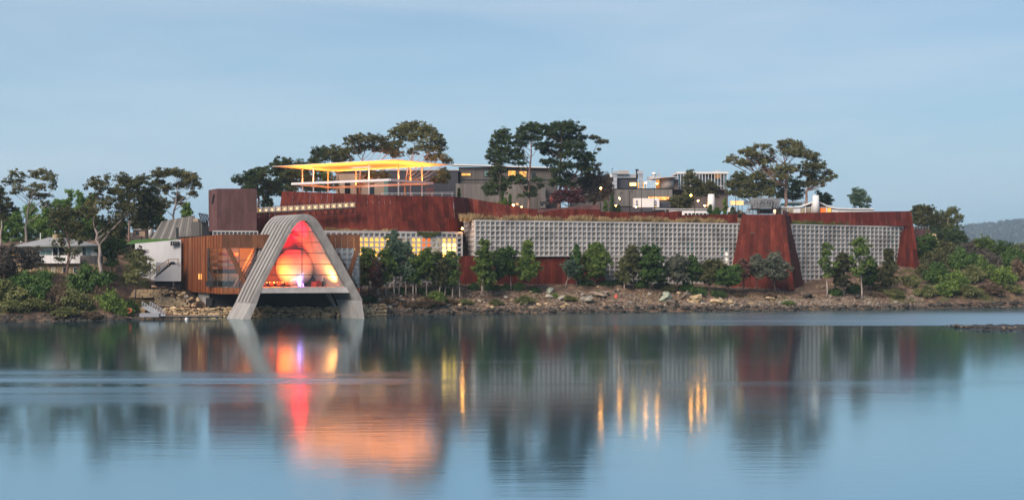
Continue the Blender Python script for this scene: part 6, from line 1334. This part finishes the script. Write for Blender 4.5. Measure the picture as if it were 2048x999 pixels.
for i, (px, D, wp, hp, lb) in enumerate(((356, 263.6, 12, 7, 'sandstone boulder on the mulch, nearest the gallery box'), (343, 264.5, 9, 7, 'upright sandstone boulder left of the biggest mulch boulder'), (366, 263.8, 13, 9, 'pale boulder under the lower edge of the gallery box'), (372, 263.2, 10, 8, 'white boulder beside the gallery box corner'), (360, 262.5, 10, 6, 'low tan boulder above the coursed terrace wall'), (345, 262.8, 10, 5, 'flat tan boulder above the terrace wall left part'), (382, 262.0, 10, 6, 'tan boulder right of the terrace wall'), (388, 261.2, 11, 8, 'square tan boulder below the concrete pier'), (396, 261.5, 10, 12, 'stacked tan boulder at the concrete pier'), (379, 261.2, 8, 5, 'small tan boulder under the terrace wall end'), (333, 264.5, 9, 5, 'pale small boulder left end of the mulch'), (308, 266.5, 12, 5, 'grey stone pile by the foot of the stair'))):
    rock('boulder', lb, px, D, wp, hp, STONE if i != 3 else ROCKP, z=[4.6, 4.8, 4.4, 3.8, 4.2, 4.1, 3.5, 2.2, 3.0, 2.4, 4.6, 6.0][i])
MULCH = M('dark_mulch', (.028, .018, .013), (.05, .032, .022), 2.5, rough=.95, bump=.05)
V = []; Fc = []
for i in range(15):
    px = 292 + i * 8
    for k in range(9): D = 263.5 + k * 1.5; g = G(px, D, land_z(px, D) + .12 + .15 * hn(px * .3, D)); V.append(g)
for i in range(14):
    for k in range(8): Fc.append((i * 9 + k, (i + 1) * 9 + k, (i + 1) * 9 + k + 1, i * 9 + k + 1))
tag(mesh('mulch_bed', V, Fc, MULCH, smooth=True), kind='structure')
stt = thing('garden_statue', 'slim brown statue on a flat stone among the mulch', 'statue', P(347, 576, 264.5)); c = P(347, 575, 264.5)
lathe('figure', [(.12, 0), (.14, .4), (.2, .8), (.16, 1.0), (.07, 1.1), (.11, 1.22), (.09, 1.36), (.02, 1.42)], c, BROWNW, stt, 8); bx('base', c + Vector((0, 0, -.06)), (.8, .5, .14), STONE, stt); bx('stem', c + Vector((0, 0, -.5)), (.12, .12, .9), METALD, stt)
# jetty, gangway, buoy, float
jt = thing('jetty', 'long low timber jetty at the waterline left of the arch', 'jetty', G(360, 249, 0))
for i in range(18):
    x = 288 + i * 8.5; D = 248.8 + i * .1; bx('plank', G(x + 4.2, D, .62) + Vector((0, .8, 0)), (.83, 2.2, .1), M('jetty_plank', (.16, .145, .13), (.24, .225, .205), 2, rough=.85, rnd=.15) if i == 0 else bpy.data.materials['jetty_plank'], jt)
beam('edge_beam', G(288, 248.7, .48), G(441, 250.5, .48), .16, .22, METALD, jt); beam('back_beam', G(288, 250.9, .48), G(441, 252.7, .48), .16, .22, METALD, jt)
for i in range(9): x = 290 + i * 18; a = G(x, 249.2 + i * .2, -1.5); tube('pile', [a, up(a, .5)], [.16, .16], M('pile_wood', (.3, .28, .26), rough=.8) if i == 0 else bpy.data.materials['pile_wood'], jt, 8)
for i in range(3): x = 345 + i * 50; a = G(x, 252, .6); beam('rail_post', a, a + Vector((0, 0, 1.0)), .08, .08, METALD, jt)
beam('rail', G(345, 252, 1.55), G(445, 253, 1.55), .07, .07, METALD, jt)
fbox('pontoon', 279, 318, 626.5, 633.5, 247.5, 3, M('grey_plastic', (.28, .29, .31), rough=.6), jt)
gw = thing('gangway', 'white aluminium gangway with truss sides leading to the jetty', 'gangway', P(308, 631, 249))
GA, GB = P(292, 613, 252.5), P(322, 631, 247.8)
for sx_ in (-.75, .75):
    o_ = Vector((sx_, .25 * sx_, 0)); beam('lower_chord', GA + o_, GB + o_, .1, .12, METAL, gw); hh = Vector((0, 0, 1.05)); beam('hand_rail', GA + o_ + hh, GB + o_ + hh, .07, .08, METAL, gw)
    for k in range(7): q = GA.lerp(GB, k / 6) + o_; beam('upright', q, q + hh, .06, .06, METAL, gw)
    for k in range(6): beam('diagonal', GA.lerp(GB, k / 6) + o_ + hh, GA.lerp(GB, (k + 1) / 6) + o_, .05, .05, METAL, gw)
prism('walkway', [GA + Vector((-.7, 0, .06)), GA + Vector((.7, 0, .06)), GB + Vector((.7, 0, .06)), GB + Vector((-.7, 0, .06))], (0, 0, -.08), METAL, gw)
by = thing('buoy', 'small white round buoy floating before the jetty', 'buoy', G(373, 248, 0)); lathe('float', [(.02, -.3), (.25, -.2), (.36, .05), (.3, .28), (.12, .42), (.02, .44)], G(373, 248, .02), WHITE, by, 14); lathe('ring', [(.04, 0), (.07, .03), (.04, .08)], G(373, 248, .45), METALD, by, 8)
fl = thing('life_ring', 'orange-red ring float lying on the bank by the bushes', 'life ring', P(258, 621, 250)); c = P(258, 621, 250); pts = [c + Vector((.45 * math.cos(t_), .15 * math.sin(t_), .38 * math.sin(t_))) for t_ in np.linspace(0, 6.283, 17)]
tube('ring', pts, [.12] * 17, ORANGEP, fl, 6); beam('strap', c + Vector((-.7, 0, .5)), c + Vector((-.3, 0, .2)), .08, .08, ORANGEP, fl)
rd = thing('red_post', 'red marker board on the bank below the full round tree', 'marker', P(1231, 595, 290)); prism('board', [P(1228, 596, 290), P(1235, 594, 290), P(1234, 588, 290), P(1229, 590, 290)], (0, .15, 0), ORANGEP, rd)

# ------------------------------------------------------------------ woods on the far hills and the air between
xs_ = RNG.uniform(560, 2100, 5200); ys_2 = RNG.uniform(2150, 2950, 5200); C = np.array([(x * HS, y * HS, hill_z(x, y) * HS + 5) for x, y in zip(xs_, ys_2)]); C = C[C[:, 2] > 4]
o = obj('far_forest', leaf_mesh('far_forest', C, np.full(len(C), 10.0) * RNG.uniform(.5, 1.2, len(C)), 26, 3.2, L_FAR, 1.0, .7)); tag(o, 'hazy blue-grey forest covering the distant hills at the right', 'forest', kind='stuff')
hm = bpy.data.materials.new('haze_air'); hm.use_nodes = True; t = hm.node_tree; t.nodes.remove(t.nodes['Principled BSDF'])
pv = t.nodes.new('ShaderNodeVolumePrincipled'); pv.inputs['Color'].default_value = (.62, .84, 1.0, 1); pv.inputs['Density'].default_value = .00012; pv.inputs['Anisotropy'].default_value = 0.0
t.links.new(pv.outputs[0], t.nodes['Material Output'].inputs['Volume'])
hb = bx('haze', (0, 3350, 120), (11400, 7300, 250), hm); hb['kind'] = 'stuff'; hb['label'] = 'thin pale blue evening haze over river and hills'
